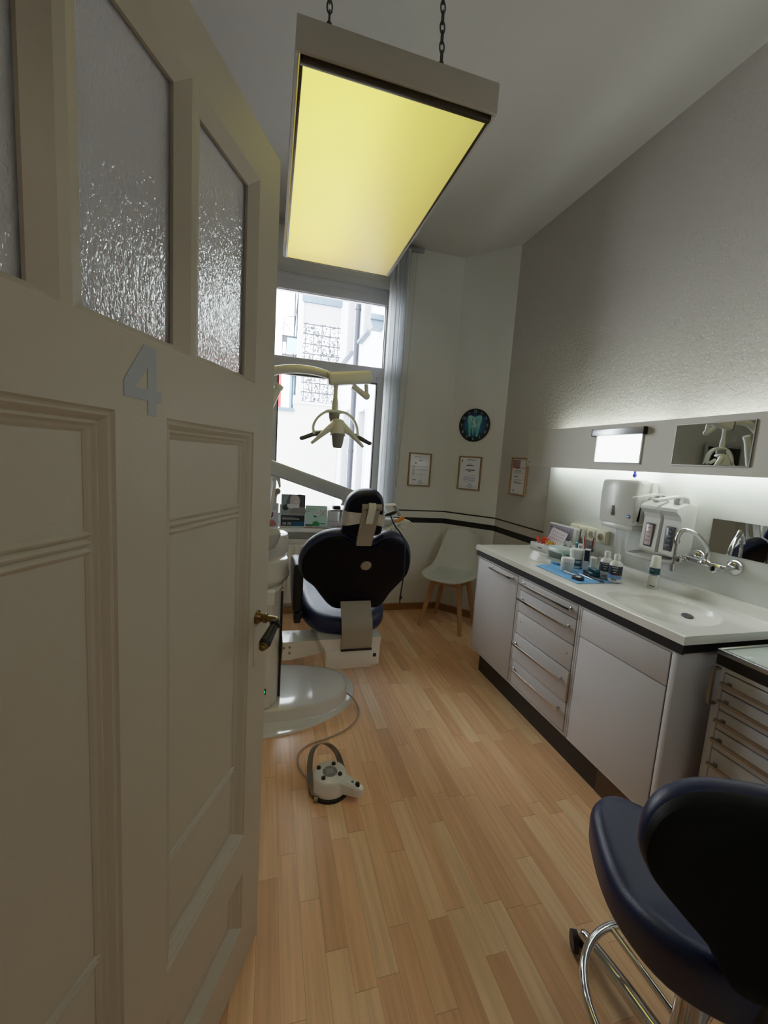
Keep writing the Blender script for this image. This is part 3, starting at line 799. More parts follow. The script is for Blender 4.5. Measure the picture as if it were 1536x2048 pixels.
b = MB(); b.box(-.0005, .0005, 2.0985, 2.101, .095, .70); part('panel_seam', b, M_DGREY, tow)
b = MB(); b.box(-.11, .04, 2.05, 2.10, .675, .745, .006); part('side_box', b, M_LAMP, du)
SC_ = (-.085, 2.36, 0)
b = MB(); b.lathe([(.0, .60), (.13, .60), (.155, .64), (.172, .69), (.185, .725), (.200, .738), (.207, .752), (.2075, .766), (.203, .774), (.201, .80), (.200, .835), (.194, .852), (.180, .862), (.0, .868)], SC_, 48)
b.lathe([(.0, .85), (.165, .855), (.171, .88), (.168, .93), (.167, .965), (.163, .976), (.152, .980), (.14, .972), (.0, .968)], (-.055, 2.43, 0), 48)
sp = part('spittoon_body', b, M_UNIT, du, ang=35)
bc_ = (-.048, 2.275, 0)
b = MB(); b.lathe([(.0, .905), (.05, .907), (.085, .925), (.103, .955), (.112, .99), (.115, 1.008), (.112, 1.013), (.106, 1.008), (.10, .985), (.085, .96), (.05, .948), (.0, .945)], bc_, 40)
part('spittoon_bowl', b, mat('spittoon_porcelain', (205, 203, 196), .15, coat=.6), sp)
b = MB(); b.cyl((-.048, 2.275, .949), (-.048, 2.275, .951), .02, .02); part('drain_grid', b, M_DGREY, sp)
b = MB(); b.ribbon([(-.02, 2.42, .98), (.0, 2.43, 1.06), (.014, 2.44, 1.16), (.026, 2.45, 1.25), (.022, 2.44, 1.285), (.0, 2.42, 1.29), (-.03, 2.40, 1.27)], (0, 1, 0), (.05, .035), .018, 8); part('assistant_holder', b, M_UNIT, du)
b = MB(); b.ell((.045, 2.49, 1.212), .017, .018, .019); b.cyl((.038, 2.475, 1.205), (.018, 2.455, 1.19), .008, .008); part('suction_knob', b, M_GREY, du)
b = MB(); b.tube([(.04, 2.49, 1.20), (.02, 2.50, 1.13), (.0, 2.5, 1.05), (-.01, 2.49, .98)], .008, 10, 6); part('suction_hose', b, M_LGREY, du)
b = MB(); b.tube([(-.10, 2.38, .98), (-.10, 2.38, 1.10), (-.09, 2.36, 1.13), (-.06, 2.32, 1.12), (-.05, 2.30, 1.09)], .007, 10, 6); part('water_spout', b, M_CHROME, du)
b = MB(); b.cyl((-.16, 2.47, .98), (-.16, 2.47, 1.74), .032, .028, 24); b.cyl((-.16, 2.47, 1.74), (-.16, 2.47, 1.76), .034, .030, 24); part('pole', b, M_UNIT, du)

# ------------------------------------------------------------------ operating light on curved arm
ol = thing('operating_light', 'cream dental operating light with two side handles on curved arm', 'operating light', (-.16, 2.44, 1.9))
b = MB(); b.tube([(-.16, 2.47, 1.762), (-.155, 2.47, 1.80), (-.10, 2.46, 1.845), (.0, 2.44, 1.882), (.07, 2.42, 1.897), (.14, 2.41, 1.904), (.21, 2.40, 1.902), (.28, 2.40, 1.892), (.35, 2.40, 1.868)], (.026, .021), 16, 8)
part('curved_arm', b, M_LAMP, ol)
b = MB(); b.tube([(-.10, 2.46, 1.52), (-.04, 2.455, 1.64), (.028, 2.45, 1.795)], (.03, .020), 16, 5); b.cyl((.026, 2.45, 1.79), (.036, 2.45, 1.812), .025, .025); part('lower_arm', b, M_LAMP, ol)
b = MB(); mp = Matrix.Translation((.325, 2.4, 1.868)) @ Matrix.Rotation(-.16, 4, 'Y')
b.box(-.028, .225, -.035, .035, -.036, .036, .02, 4, mp); hsg = part('arm_housing', b, M_LAMP, ol)
b = MB(); b.box(-.03, -.0285, -.033, .033, -.034, .034, .0, 2, mp); part('end_seam', b, M_GREY, hsg)
b = MB(); b.cyl((.44, 2.4, 1.845), (.522, 2.4, 1.793), .016, .018, 16); b.cyl((.518, 2.4, 1.86), (.525, 2.4, 1.80), .012, .012, 12); b.ell((.524, 2.4, 1.795), .021, .021, .021); part('strut', b, M_LAMP, ol)
b = MB(); b.lathe([(.0, 1.84), (.014, 1.84), (.012, 1.80), (.0135, 1.765), (.018, 1.735), (.018, 1.70), (.015, 1.692), (.0, 1.692)], (.344, 2.4, 0), 20); st = part('stem', b, M_LAMP, ol)
b = MB(); b.lathe([(.0145, 1.700), (.0165, 1.704), (.0165, 1.712), (.0145, 1.716)], (.344, 2.4, 0), 20); part('collar', b, mat('rust_brown_ring', (150, 96, 60), .5), st)
b = MB(); b.ribbon([(.232, 2.40, 1.555), (.226, 2.40, 1.60), (.249, 2.40, 1.648), (.293, 2.40, 1.683), (.348, 2.4, 1.690), (.404, 2.40, 1.687), (.448, 2.40, 1.660), (.474, 2.40, 1.618), (.484, 2.40, 1.562)], (0, 1, 0), .028, .014, 8); b.ell((.346, 2.4, 1.69), .058, .022, .013); part('yoke', b, M_LAMP, ol)
b = MB(); b.lathe([(.0, 1.628), (.022, 1.632), (.030, 1.655), (.032, 1.68), (.0, 1.682)], (.343, 2.405, 0), 20); part('rear_lamp_cup', b, M_GREY, ol)
# head: central hood plus wings
b = MB()
def hood(u, v):
    a = (u - .5) * PI; w = .037 + .006 * v
    return V((.362 + w * math.sin(a) * 1.0, 2.385 - .05 * math.cos(a) - .02 * v, 1.642 - .075 * v - .014 * (abs(2 * u - 1) ** 3)))
b.grid(hood, 16, 8, .006); b.ell((.362, 2.38, 1.635), .036, .05, .016)
hd_ = part('lamp_hood', b, M_LAMP, ol)
b = MB()
for s in (-1, 1):
    pts = [(.362 + s * .02, 2.36, 1.615), (.362 + s * .06, 2.35, 1.582), (.362 + s * .10, 2.345, 1.545), (.362 + s * .148, 2.34, 1.500)]
    b.tube(pts, (.023, .0075), 14, 6)
    b.tube([(.362 + s * .03, 2.40, 1.60), (.362 + s * .075, 2.41, 1.574), (.362 + s * .125, 2.41, 1.566)], (.014, .010), 12, 6)
part('lamp_wings', b, M_LAMP, ol)
b = MB(); b.lathe([(.0, 1.484), (.022, 1.485), (.028, 1.497), (.033, 1.53), (.039, 1.574), (.030, 1.60), (.0, 1.60)], (.363, 2.36, 0), 24); part('lamp_core', b, M_GREY, ol)
for s in (-1, 1):
    b = MB(); b.tube([(.362 + s * .092, 2.40, 1.563), (.362 + s * .135, 2.40, 1.553), (.362 + s * .165, 2.40, 1.54), (.362 + s * .195, 2.40, 1.527)], (.0135, .012), 12, 6); b.ell((.362 + s * .196, 2.4, 1.527), .014, .013, .012)
    b.ell((.362 + s * .128, 2.4, 1.567), .006, .006, .006); part('handle', b, M_DGREY, ol)

# ------------------------------------------------------------------ instrument delivery arm
da = thing('instrument_delivery_unit', 'sloping white instrument arm with tray and handpieces behind the headrest', 'instrument arm', (.0, 2.75, 1.3))
b = MB(); mp = Matrix.Translation((.265, 2.75, 1.262)) @ Matrix.Rotation(.302, 4, 'Y')
b.box(-.40, .305, -.035, .035, -.046, .044, .012, 3, mp); part('beam', b, M_LGREY, da)
b = MB(); b.prism([(-.02, 1.30), (.062, 1.285), (.068, 1.22), (.058, 1.21), (.045, 1.255), (.02, 1.28)], lambda x, z, h: V((x, h, z)), 2.73, 2.77); part('beam_bracket', b, M_LGREY, da)
b = MB(); b.cyl((-.16, 2.75, 1.2), (-.16, 2.75, 1.45), .04, .04); b.box(-.2, -.12, 2.506, 2.77, 1.30, 1.38, .01); part('shoulder_joint', b, M_LGREY, da)
b = MB(); b.lathe([(.0, 1.11), (.024, 1.112), (.026, 1.122), (.018, 1.135), (.024, 1.155), (.022, 1.178), (.036, 1.20), (.0, 1.205)], (.492, 2.75, 0), 24); part('pivot', b, M_LAMP, da)
b = MB(); b.box(.385, .76, 2.66, 2.84, 1.082, 1.091, .004); tr = part('tray', b, M_STEEL, da)
b = MB(); b.box(.455, .50, 2.71, 2.79, 1.0, 1.082, .006); b.box(.46, .90, 2.70, 2.80, .985, 1.03, .01); part('head_support', b, M_LGREY, da)
# tilted keypad panel
pu, pv = V((.083, 0, .006)), V((.055, .03, -.078)); p0 = V((.775, 2.76, 1.126)); pn = pu.cross(pv).normalized()
def pmap(a, c, h): return p0 + pu * a + pv * c + pn * h
b = MB(); b.prism([(0, 0), (1, 0), (1, 1.05), (0, 1.05)], pmap, -.018, .018); pnl = part('control_panel', b, M_LAMP, da, ang=20)
b = MB()
sgn = 1 if pn.y < 0 else -1
b.prism([(.66, .06), (.95, .06), (.95, .98), (.66, .98)], pmap, sgn * .018, sgn * .0192); part('keypad', b, M_GREY, pnl)
b = MB()
for k in range(4):
    for j in range(2): b.prism([(.69 + .13 * j, .14 + .2 * k), (.78 + .13 * j, .14 + .2 * k), (.78 + .13 * j, .27 + .2 * k), (.69 + .13 * j, .27 + .2 * k)], pmap, sgn * .0192, sgn * .021)
part('keys', b, M_LGREY, pnl)
b = MB(); b.ribbon([(.77, 2.70, .962), (.82, 2.70, .988), (.865, 2.70, 1.012), (.905, 2.70, 1.022), (.932, 2.70, 1.026)], (0, 1, 0), .07, .012, 6); hold = part('instrument_holder', b, M_LAMP, da)
b = MB(); b.tube([(.90, 2.68, 1.030), (.935, 2.68, 1.026), (.965, 2.68, 1.004), (.995, 2.68, .985)], (.0085, .003), 10, 6); part('handpiece', b, M_LAMP, da)
b = MB(); b.tube([(.848, 2.665, 1.024), (.866, 2.665, 1.036), (.884, 2.665, 1.048)], .0135, 12, 4); b.ell((.886, 2.665, 1.049), .013, .012, .013); part('orange_handpiece', b, mat('orange_plastic', (226, 132, 28), .35), da, 'orange tipped handpiece')
b = MB(); mpz = Matrix.Translation((.905, 2.72, .982)) @ Matrix.Rotation(.55, 4, 'Y'); b.box(-.028, .028, -.02, .02, -.017, .017, .006, 3, mpz); part('syringe_block', b, M_LAMP, da)
for k, x in enumerate((.785, .81, .84)):
    b = MB(); b.tube([(x, 2.68, .972 + .012 * k), (x + .006, 2.68, .95), (x - .004, 2.685, .91), (x - .03, 2.72, .86), (x - .09, 2.76, .88), (x - .13, 2.77, .99)], .0045, 8, 6); part('hose', b, M_LGREY, da)
# things on the tray
b = MB(); mpz = Matrix.Translation((.433, 2.72, 1.1015)) @ Matrix.Rotation(.15, 4, 'Z'); b.box(-.025, .025, -.02, .02, -.0105, .0105, .004, 2, mpz)
solo('tray_case', b, M_BLACK, 'small black case lying on the instrument tray left of the headrest', 'case', (.433, 2.72, 1.091))

# dark corded sensor hanging beside the headrest
hc = thing('hanging_cord', 'thin dark cord hanging from black oval head at the headrest', 'cord', (.56, 1.95, 1.16))
b = MB(); mpz = Matrix.Translation((.579, 1.928, 1.175)) @ Matrix.Rotation(-.32, 4, 'Y'); b.ell((0, 0, 0), .030, .012, .010, 20, 12, mpz); b.cyl((.548, 1.920, 1.1655), (.568, 1.927, 1.171), .0035, .007, 12); part('oval_head', b, M_BLACK, hc)
b = MB(); b.tube([(.576, 1.926, 1.168), (.60, 1.926, 1.12), (.65, 1.925, 1.056), (.664, 1.925, 1.00), (.668, 1.93, .865), (.667, 1.95, .76), (.665, 1.95, .725)], .0038, 8, 8); part('cord', b, mat('dark_blue_cord', (26, 40, 62), .4), hc)
b = MB(); b.cyl((.665, 1.95, .735), (.665, 1.95, .703), .0045, .0022, 10); b.box(.667, .675, 1.948, 1.952, .728, .742); part('plug', b, M_BLACK, hc)

# ------------------------------------------------------------------ foot pedal
fpd = thing('foot_pedal', 'white round foot control with black buttons and metal hoop on floor', 'foot pedal', (.285, 1.60, 0), world=True)
PC = V((.288, 1.615, 0))
b = MB(); b.lathe([(.0, 0), (.088, 0), (.088, .014), (.083, .017), (.0, .017)], PC, 36); part('rubber_base', b, M_BLACK, fpd)
b = MB(); b.lathe([(.0, .017), (.082, .017), (.083, .03), (.0745, .066), (.071, .075), (.066, .079), (.0, .081)], PC, 40); pb = part('pedal_body', b, M_UNIT, fpd)
sd_ = V((.128, -.092, 0)).normalized(); sx = V((sd_.y, -sd_.x, 0))
def sn(a, c, h): return PC + sd_ * a + sx * c + V((0, 0, h))
b = MB()
st_ = [(.045, .034, .022, .078), (.085, .028, .022, .074), (.12, .022, .022, .066), (.15, .017, .022, .056), (.158, .010, .026, .050)]
R = []
for a, hw, zb, zt in st_:
    R.append([b.bm.verts.new(sn(a, cc, z)) for cc, z in ((-hw, zb), (hw, zb), (hw, zt - .008), (hw * .7, zt), (-hw * .7, zt), (-hw, zt - .008))])
for A, B in zip(R, R[1:]): b.bridge(A, B)
b._face(R[0]); b._face(R[-1]); part('side_lever', b, M_UNIT, fpd, ang=35)
for x, y in ((-.045, .028), (.022, .040), (-.032, -.034), (.040, -.024)):
    b = MB(); b.lathe([(.0, .088), (.006, .088), (.0085, .086), (.0095, .079), (.0, .079)], PC + V((x, y, 0)), 18); part('button', b, M_BLACK, fpd)
b = MB(); q = sn(.132, 0, 0); b.lathe([(.0, .074), (.006, .074), (.009, .070), (.010, .058), (.0, .058)], q, 18); part('button', b, M_BLACK, fpd)
b = MB(); q = sn(.108, 0, 0); b.lathe([(.0, .0705), (.0065, .070), (.0065, .062), (.0, .062)], q, 16); part('indicator_dot', b, M_GREY, fpd)
b = MB(); b.lathe([(.0, .0822), (.031, .0815), (.032, .080), (.0, .080)], PC, 32); bdg = part('centre_badge', b, M_GREY, fpd)
b = MB()
for k in range(4):
    a = PI / 4 + k * PI / 2; u_ = V((math.cos(a), math.sin(a), 0)); t_ = V((-u_.y, u_.x, 0))
    p_ = [PC + u_ * .012 + t_ * .001, PC + u_ * .030 + t_ * .001, PC + u_ * .030 - t_ * .001, PC + u_ * .012 - t_ * .001]
    b.quad(*[x + V((0, 0, .0828)) for x in p_])
b.lathe([(.011, .0826), (.0125, .083), (.014, .0826)], PC, 24); b.lathe([(.005, .0828), (.0065, .083), (.008, .0828)], PC, 20); part('badge_lines', b, M_LGREY, bdg)
# hoop handle standing up behind
b = MB(); b.ribbon([(.222, 1.565, .012), (.206, 1.60, .05), (.205, 1.66, .085), (.222, 1.72, .108), (.258, 1.75, .116), (.30, 1.745, .108), (.335, 1.715, .082), (.352, 1.66, .045), (.362, 1.62, .014)], (.7, -.5, .5), .030, .003, 8); part('hoop_handle', b, M_STEEL, fpd)
b = MB(); b.cyl((.216, 1.553, .014), (.232, 1.548, .014), .011, .011, 14); part('hoop_pivot', b, M_STEEL, fpd)
b = MB(); b.tube([(.475, 2.245, .052), (.51, 2.215, .03), (.53, 2.15, .006), (.50, 2.06, .005), (.43, 1.985, .005), (.33, 1.935, .005), (.235, 1.905, .005), (.175, 1.85, .005), (.165, 1.77, .005), (.19, 1.70, .005), (.225, 1.655, .006), (.228, 1.635, .02), (.237, 1.632, .03)], .0045, 10, 8); part('cable', b, mat('taupe_cable', (176, 156, 134), .45), fpd)
# ------------------------------------------------------------------ base cabinets and worktop
CX0, CX1 = 1.385, 1.905       # worktop front edge, wall side of top
FX = 1.398                    # cabinet front plane
ZB, ZT_ = .176, .832
def bar_handle(parent, x, y0, y1, z, name='handle', r=.0045, stand=.022, m=M_CHROME):
    b = MB(); b.ribbon([(x, y0, z), (x - stand * .6, y0 + .004, z), (x - stand, y0 + .014, z), (x - stand, y1 - .014, z), (x - stand * .6, y1 - .004, z), (x, y1, z)], (0, 0, 1), .011, .006, 4)
    b.box(x - .003, x, y0 - .006, y0 + .008, z - .008, z + .008, .001); b.box(x - .003, x, y1 - .008, y1 + .006, z - .008, z + .008, .001)
    return part(name, b, m, parent)
def carcass(name, label, y0, y1):
    t = thing(name, label, 'cabinet', (1.65, (y0 + y1) / 2, 0), group='base cabinets under the worktop')
    b = MB()
    if name == 'sink_cabinet':
        b.box(FX + .002, 1.95, y0 + .001, y0 + .02, ZB, ZT_, .004); b.box(FX + .002, 1.95, y1 - .02, y1 - .001, ZB, ZT_); b.box(FX + .002, 1.95, y0 + .02, y1 - .02, ZB, ZB + .02); b.box(1.93, 1.95, y0 + .02, y1 - .02, ZB + .02, ZT_); b.box(FX + .003, FX + .02, y0 + .02, y1 - .02, ZB + .02, ZT_)
    else: b.box(FX + .002, 1.95, y0 + .001, y1 - .001, ZB, ZT_, .004)
    return t, part('carcass', b, M_CAB, t)
YA, YBb, YC, YD = 2.485, 1.993, 1.510, 1.035
def rail_frame(mb, y0, y1, z0, z1, t=.012):
    mb.box(FX - .004, FX + .004, y0 + .001, y0 + t, z0, z1, .0025); mb.box(FX - .004, FX + .004, y1 - t, y1 - .001, z0, z1, .0025)
    mb.box(FX - .004, FX + .004, y0 + t, y1 - t, z1 - t, z1, .0025); mb.box(FX - .004, FX + .004, y0 + t, y1 - t, z0, z0 + t, .0025)
def gasket(parent, y0, y1, z0, z1):
    b = MB(); b.box(FX - .001, FX + .0025, y0, y1, z0, z1); part('gap_seal', b, M_DGREY, parent)
# tall door cabinet
t, c = carcass('door_cabinet', 'white cabinet with one tall door, farthest left under the worktop', YBb, YA)
f = MB(); rail_frame(f, YBb, YA, ZB, ZT_); part('face_frame', f, M_CAB, c); gasket(c, YBb + .012, YA - .012, ZB + .012, ZT_ - .012)
b = MB(); b.box(FX - .006, FX + .004, YBb + .016, YA - .016, ZB + .016, ZT_ - .016, .002); d = part('door', b, M_CAB, t)
bar_handle(d, FX - .006, 2.062, 2.298, .797)
b = MB(); b.box(1.47, 1.49, YBb, YA - .01, .0, ZB); b.box(1.49, 1.95, YA - .03, YA - .01, 0, ZB); part('plinth', b, M_KICK, t)
# drawer cabinet
t, c = carcass('drawer_cabinet', 'white drawer cabinet with four chrome bar handles under the worktop', YC, YBb)
f = MB(); rail_frame(f, YC, YBb, ZB, ZT_); part('face_frame', f, M_CAB, c); gasket(c, YC + .012, YBb - .012, ZB + .012, ZT_ - .012)
zs = [.820, .755, .627, .499, .342, ZB + .014]
hz_ = [.815, .727, None, .464, .308]
for k in range(5):
    out_ = .008 if k == 3 else 0
    b = MB(); b.box(FX - .006 - out_, FX + .004, YC + .016, YBb - .016, zs[k + 1] + .0025, zs[k] - .0025, .002)
    d = part('drawer', b, M_CAB, t)
    if hz_[k]: bar_handle(d, FX - .006 - out_, YC + .057, YBb - .040, hz_[k] - .02, stand=.024)
    else:
        for y in (YC + .05, YBb - .05):
            b = MB(); b.cyl((FX - .007, y, .575), (FX - .0055, y, .575), .003, .003, 8); part('screw_hole', b, M_BLACK, d)
b = MB(); b.box(1.47, 1.49, YC, YBb, .0, ZB); part('plinth', b, M_KICK, t)
# sink cabinet
t, c = carcass('sink_cabinet', 'white sink cabinet with large plain door and false front above', YD, YC)
f = MB(); rail_frame(f, YD, YC, ZB, ZT_); part('face_frame', f, M_CAB, c); gasket(c, YD + .012, YC - .012, ZB + .012, ZT_ - .012)
b = MB(); b.box(FX - .005, FX + .006, YD + .001, YD + .0255, ZB, ZT_, .010); part('corner_post', b, M_CAB, c)
b = MB(); b.box(FX - .006, FX + .004, YD + .0285, YC - .016, .692, ZT_ - .014, .002); part('false_front', b, M_CAB, t)
b = MB(); b.box(FX - .006, FX + .004, YD + .0285, YC - .016, ZB + .012, .6885, .002); part('door', b, M_CAB, t)
b = MB(); b.box(1.47, 1.49, 1.372, YC, .0, ZB); part('plinth', b, M_KICK, t)
b = MB(); b.box(1.468, 1.49, YD + .02, 1.370, .0, ZB); part('metal_plinth', b, mat('brown_reflective_plinth', (92, 76, 66), .30, .5), t)

# worktop with moulded sink
wt = thing('worktop', 'white worktop with moulded oval sink and black edge band', 'worktop', (1.65, 1.76, .87))
_sk = catmull([(a - 1.60, c - 1.288, 0) for a, c in ((1.495, 1.472), (1.558, 1.488), (1.679, 1.459), (1.755, 1.395), (1.782, 1.290), (1.773, 1.196), (1.723, 1.132), (1.645, 1.094), (1.553, 1.090), (1.467, 1.125), (1.424, 1.212), (1.44, 1.344), (1.466, 1.430))], 40, True)
_pol = sorted((math.atan2(p.y, p.x) % (2 * PI), p.length) for p in _sk)
def _rad(a):
    return min(_pol, key=lambda q: min(abs(q[0] - a), 2 * PI - abs(q[0] - a)))[1]
SINK_R = [_rad(2 * PI * i / 180) for i in range(180)]
SINK_R = [(SINK_R[i - 1] + 2 * SINK_R[i] + SINK_R[(i + 1) % 180]) / 4 for i in range(180)]
def sink_r(x, y):
    dx, dy = x - 1.60, y - 1.288
    k = (math.atan2(dy, dx) % (2 * PI)) / (2 * PI) * 180; i = int(k) % 180; f_ = k - int(k)
    return math.hypot(dx, dy) / (SINK_R[i] * (1 - f_) + SINK_R[(i + 1) % 180] * f_)
def ztop(x, y):
    z = .900
    r = sink_r(x, y)
    if r < 1:
        t_ = min(1, (1 - r) / .05); z -= .016 * t_ * t_ * (3 - 2 * t_) + .072 * (1 - min(1, r * 1.02) ** 2.4)
    e = x - CX0
    if e < .012: z += .0025 * math.sin(PI * max(0, e) / .012 * .5) - .0025
    if x > 1.885: z += .038 * min(1, (x - 1.885) / .022) ** 1.6
    return z
b = MB()
xs = [CX0, CX0 + .004, CX0 + .008, CX0 + .012, CX0 + .03] + [1.405, 1.412] + [1.418 + i * .004 for i in range(94)] + [1.80, 1.84, 1.87, 1.885, 1.89, 1.895, 1.90, 1.904, 1.907, 1.93, 1.955]
ys = [1.018, 1.03] + [1.05, 1.07] + [1.082 + i * .004 for i in range(104)] + [1.52, 1.56, 1.65, 1.8, 2.0, 2.2, 2.4, 2.50, 2.515]
xs, ys = sorted(set(xs)), sorted(set(ys))
vs = [[b.bm.verts.new((x, y, ztop(x, y))) for y in ys] for x in xs]
for i in range(len(xs) - 1):
    for j in range(len(ys) - 1): b._face([vs[i][j], vs[i + 1][j], vs[i + 1][j + 1], vs[i][j + 1]])
zu = .868
bot = [[b.bm.verts.new((xs[i], ys[j], zu)) for j in (0, -1)] for i in range(len(xs))]
front = [vs[0][j] for j in range(len(ys))]; fb = [b.bm.verts.new((CX0, y, zu)) for y in ys]
for j in range(len(ys) - 1): b._face([front[j], front[j + 1], fb[j + 1], fb[j]])
for e_, col_ in ((0, 0), (-1, 1)):
    for i in range(len(xs) - 1): b._face([vs[i][e_], vs[i + 1][e_], bot[i + 1][col_], bot[i][col_]])
top = part('top', b, M_TOP, wt, ang=50)
b = MB(); b.box(CX0 + .010, 1.95, 1.026, 1.045, .8325, .8677); b.box(CX0 + .010, CX0 + .03, 1.045, 2.49, .8325, .8677); b.box(CX0 + .010, 1.95, 2.49, 2.508, .8325, .8677); b.box(1.93, 1.95, 1.045, 2.49, .8325, .8677); part('edge_band', b, M_BLACK, wt)
b = MB(); b.box(CX0 + .0025, CX0 + .0095, 1.02, 2.51, .8325, .8677); part('edge_strip', b, M_BLACK, wt)
b = MB(); q = V((1.741, 1.285, ztop(1.741, 1.285) + .003)); MM = Matrix.Translation(q) @ Matrix.Rotation(-.75, 4, 'Y') @ Matrix.Rotation(PI / 2, 4, 'Z')
t_ = bmesh.new(); bmesh.ops.create_uvsphere(t_, u_segments=24, v_segments=10, radius=1)
for v in t_.verts: v.co = V((v.co.x * .027, v.co.y * .013, v.co.z * .003))
b.merge(t_, MM); part('overflow_cap', b, M_DGREY, wt, 'dark oval overflow')
b = MB(); b.cyl((1.60, 1.285, ztop(1.60, 1.285) - .001), (1.60, 1.285, ztop(1.60, 1.285) + .003), .024, .022); part('drain', b, M_CHROME, wt)

# splashback panel on the wall
struct('trim_splashback', MB().box(1.956, XW, .60, 2.575, .925, 1.475, .001), mat('white_splashback_laminate', (216, 218, 214), .28))

# ------------------------------------------------------------------ light board above worktop
lb_ = thing('light_board', 'long grey-white light board floating above the worktop, glowing behind', 'wall light', (1.86, 1.65, 1.46))
BX0, BX1, BY0, BY1, BZ0, BZ1 = 1.84, 1.858, .55, 2.70, 1.461, 1.716
b = MB()
VY0, VY1, VZ0, VZ1 = 1.722, 2.038, 1.502, 1.676
b.box(BX0, BX1, BY0, VY0, BZ0, BZ1); b.box(BX0, BX1, VY1, BY1, BZ0, BZ1); b.box(BX0, BX1, VY0, VY1, BZ0, VZ0); b.box(BX0, BX1, VY0, VY1, VZ1, BZ1)
part('board', b, mat('grey_white_board', (206, 202, 194), .5), lb_)
for y in (.8, 1.6, 2.55):
    b = MB(); b.box(BX1, XW - .024, y - .01, y + .01, 1.58, 1.61); part('wall_bracket', b, M_ALU, lb_)
M_TUBE = mat('lit_fluorescent_tube', (240, 244, 240), .5, emit=(236, 246, 240), estr=TUBE)
for z0 in (1.50, 1.675):
    for y0, y1 in ((.62, 1.62), (1.68, 2.52)):
        b = MB(); b.cyl((1.905, y0, z0), (1.905, y1, z0), .013, .013, 14); tb = part('fluorescent_tube', b, M_TUBE, lb_)
        b = MB(); b.box(1.892, 1.918, y0 - .02, y0, z0 - .016, z0 + .016); b.box(1.892, 1.918, y1, y1 + .02, z0 - .016, z0 + .016); part('tube_holder', b, M_PVC, tb)
b = MB(); b.box(1.93, XW - .0245, .60, 2.55, 1.555, 1.625, .003); part('back_channel', b, M_PVC, lb_)
b = MB(); b.cyl((1.834, 2.676, 1.492), (1.84, 2.676, 1.492), .007, .007, 12); b.cyl((1.846, 2.70, 1.492), (1.846, 2.712, 1.492), .006, .006, 12); part('end_screw', b, M_LGREY, lb_)
# film viewer
xv = thing('xray_viewer', 'lit white film viewer with aluminium clip bar in the light board', 'film viewer', (1.85, 1.88, 1.59))
b = MB(); b.box(1.8435, 1.8475, VY0 + .004, VY1 - .004, VZ0 + .004, VZ1 - .004)
part('lit_screen', b, mat('lit_viewer_screen', (240, 246, 240), .4, emit=(238, 247, 238), estr=1.05), xv)
b = MB()
for y0, y1, z0, z1 in ((VY0 - .004, VY0 + .004, VZ0, VZ1), (VY1 - .003, VY1 + .003, VZ0, VZ1), (VY0 - .004, VY1 + .003, VZ0 - .004, VZ0 + .004)): b.box(1.835, 1.8395, y0, y1, z0, z1)
part('screen_frame', b, M_LGREY, xv)
b = MB(); b.box(1.812, 1.8395, VY0 - .018, VY1 + .012, 1.652, 1.688, .003); cb = part('clip_bar', b, M_ALU, xv)
b = MB(); b.box(1.811, 1.8395, VY0 - .021, VY0 - .0182, 1.650, 1.690); b.box(1.811, 1.8395, VY1 + .0122, VY1 + .015, 1.650, 1.690); part('end_cap', b, M_BLACK, cb)
# mirror on the board
mr = thing('board_mirror', 'rectangular mirror set in the light board right of the film viewer', 'mirror', (1.838, 1.375, 1.59))
b = MB(); b.box(1.8355, 1.8395, 1.212, 1.541, 1.503, 1.684); part('glass', b, M_MIRROR, mr)
b = MB()
for y0, y1, z0, z1 in ((1.208, 1.212, 1.499, 1.688), (1.541, 1.545, 1.499, 1.688), (1.212, 1.541, 1.499, 1.503), (1.212, 1.541, 1.684, 1.688)): b.box(1.834, 1.8395, y0, y1, z0, z1)
part('mirror_edge', b, M_STEEL, mr)
# low mirror strip behind the tap
b = MB(); b.box(1.9515, 1.9555, .62, 1.395, 1.117, 1.268)
solo('low_mirror', b, M_MIRROR, 'low mirror strip on the splashback behind the tap', 'mirror', (1.953, 1.0, 1.19))
# blue hook
hk = thing('hook', 'small blue hook hanging under the light board', 'hook', (1.87, 1.80, 1.45))
b = MB(); b.cyl((1.885, 1.785, 1.462), (1.885, 1.785, 1.452), .006, .006, 12); b.box(1.876, 1.894, 1.780, 1.790, 1.4605, 1.464); part('clip', b, M_BLUE if 'M_BLUE' in globals() else mat('cobalt_plastic', (40, 52, 170), .4), hk)
b = MB(); b.ell((1.885, 1.785, 1.441), .010, .010, .013); part('bead', b, mat('cobalt_bead', (36, 46, 160), .35), hk)

# ------------------------------------------------------------------ paper towel dispenser
td = thing('towel_dispenser', 'large white paper towel dispenser above the worktop', 'dispenser', (1.86, 1.77, 1.28))
b = MB()
prof = [(1.9525, 1.405), (1.90, 1.424), (1.868, 1.422), (1.848, 1.412), (1.840, 1.397), (1.835, 1.34), (1.837, 1.26), (1.843, 1.19), (1.850, 1.172), (1.9525, 1.172)]
b.rings2d([(x, z) for x, z in prof], [(.03, 0, 0), (.03, 1, 0), (.008, 1, .006), (0, 1, .02), (0, 1, .233), (.008, 1, .247), (.03, 1, .253), (.03, 0, .253)], lambda x, z, h: V((x, 1.706 + h, z)))
tc_ = part('cover', b, M_WHITE, td, ang=50)
b = MB(); b.box(1.915, 1.9555, 1.690, 1.714, 1.18, 1.41, .008); b.box(1.850, 1.9555, 1.722, 1.945, 1.140, 1.174, .012); part('back_housing', b, M_WHITE, td)
b = MB(); b.box(1.8325, 1.842, 1.842, 1.862, 1.213, 1.270, .004); part('level_slot', b, M_GREY, tc_)
b = MB(); b.box(1.8315, 1.840, 1.847, 1.852, 1.217, 1.266, .001); part('slot_shadow', b, M_BLACK, tc_)
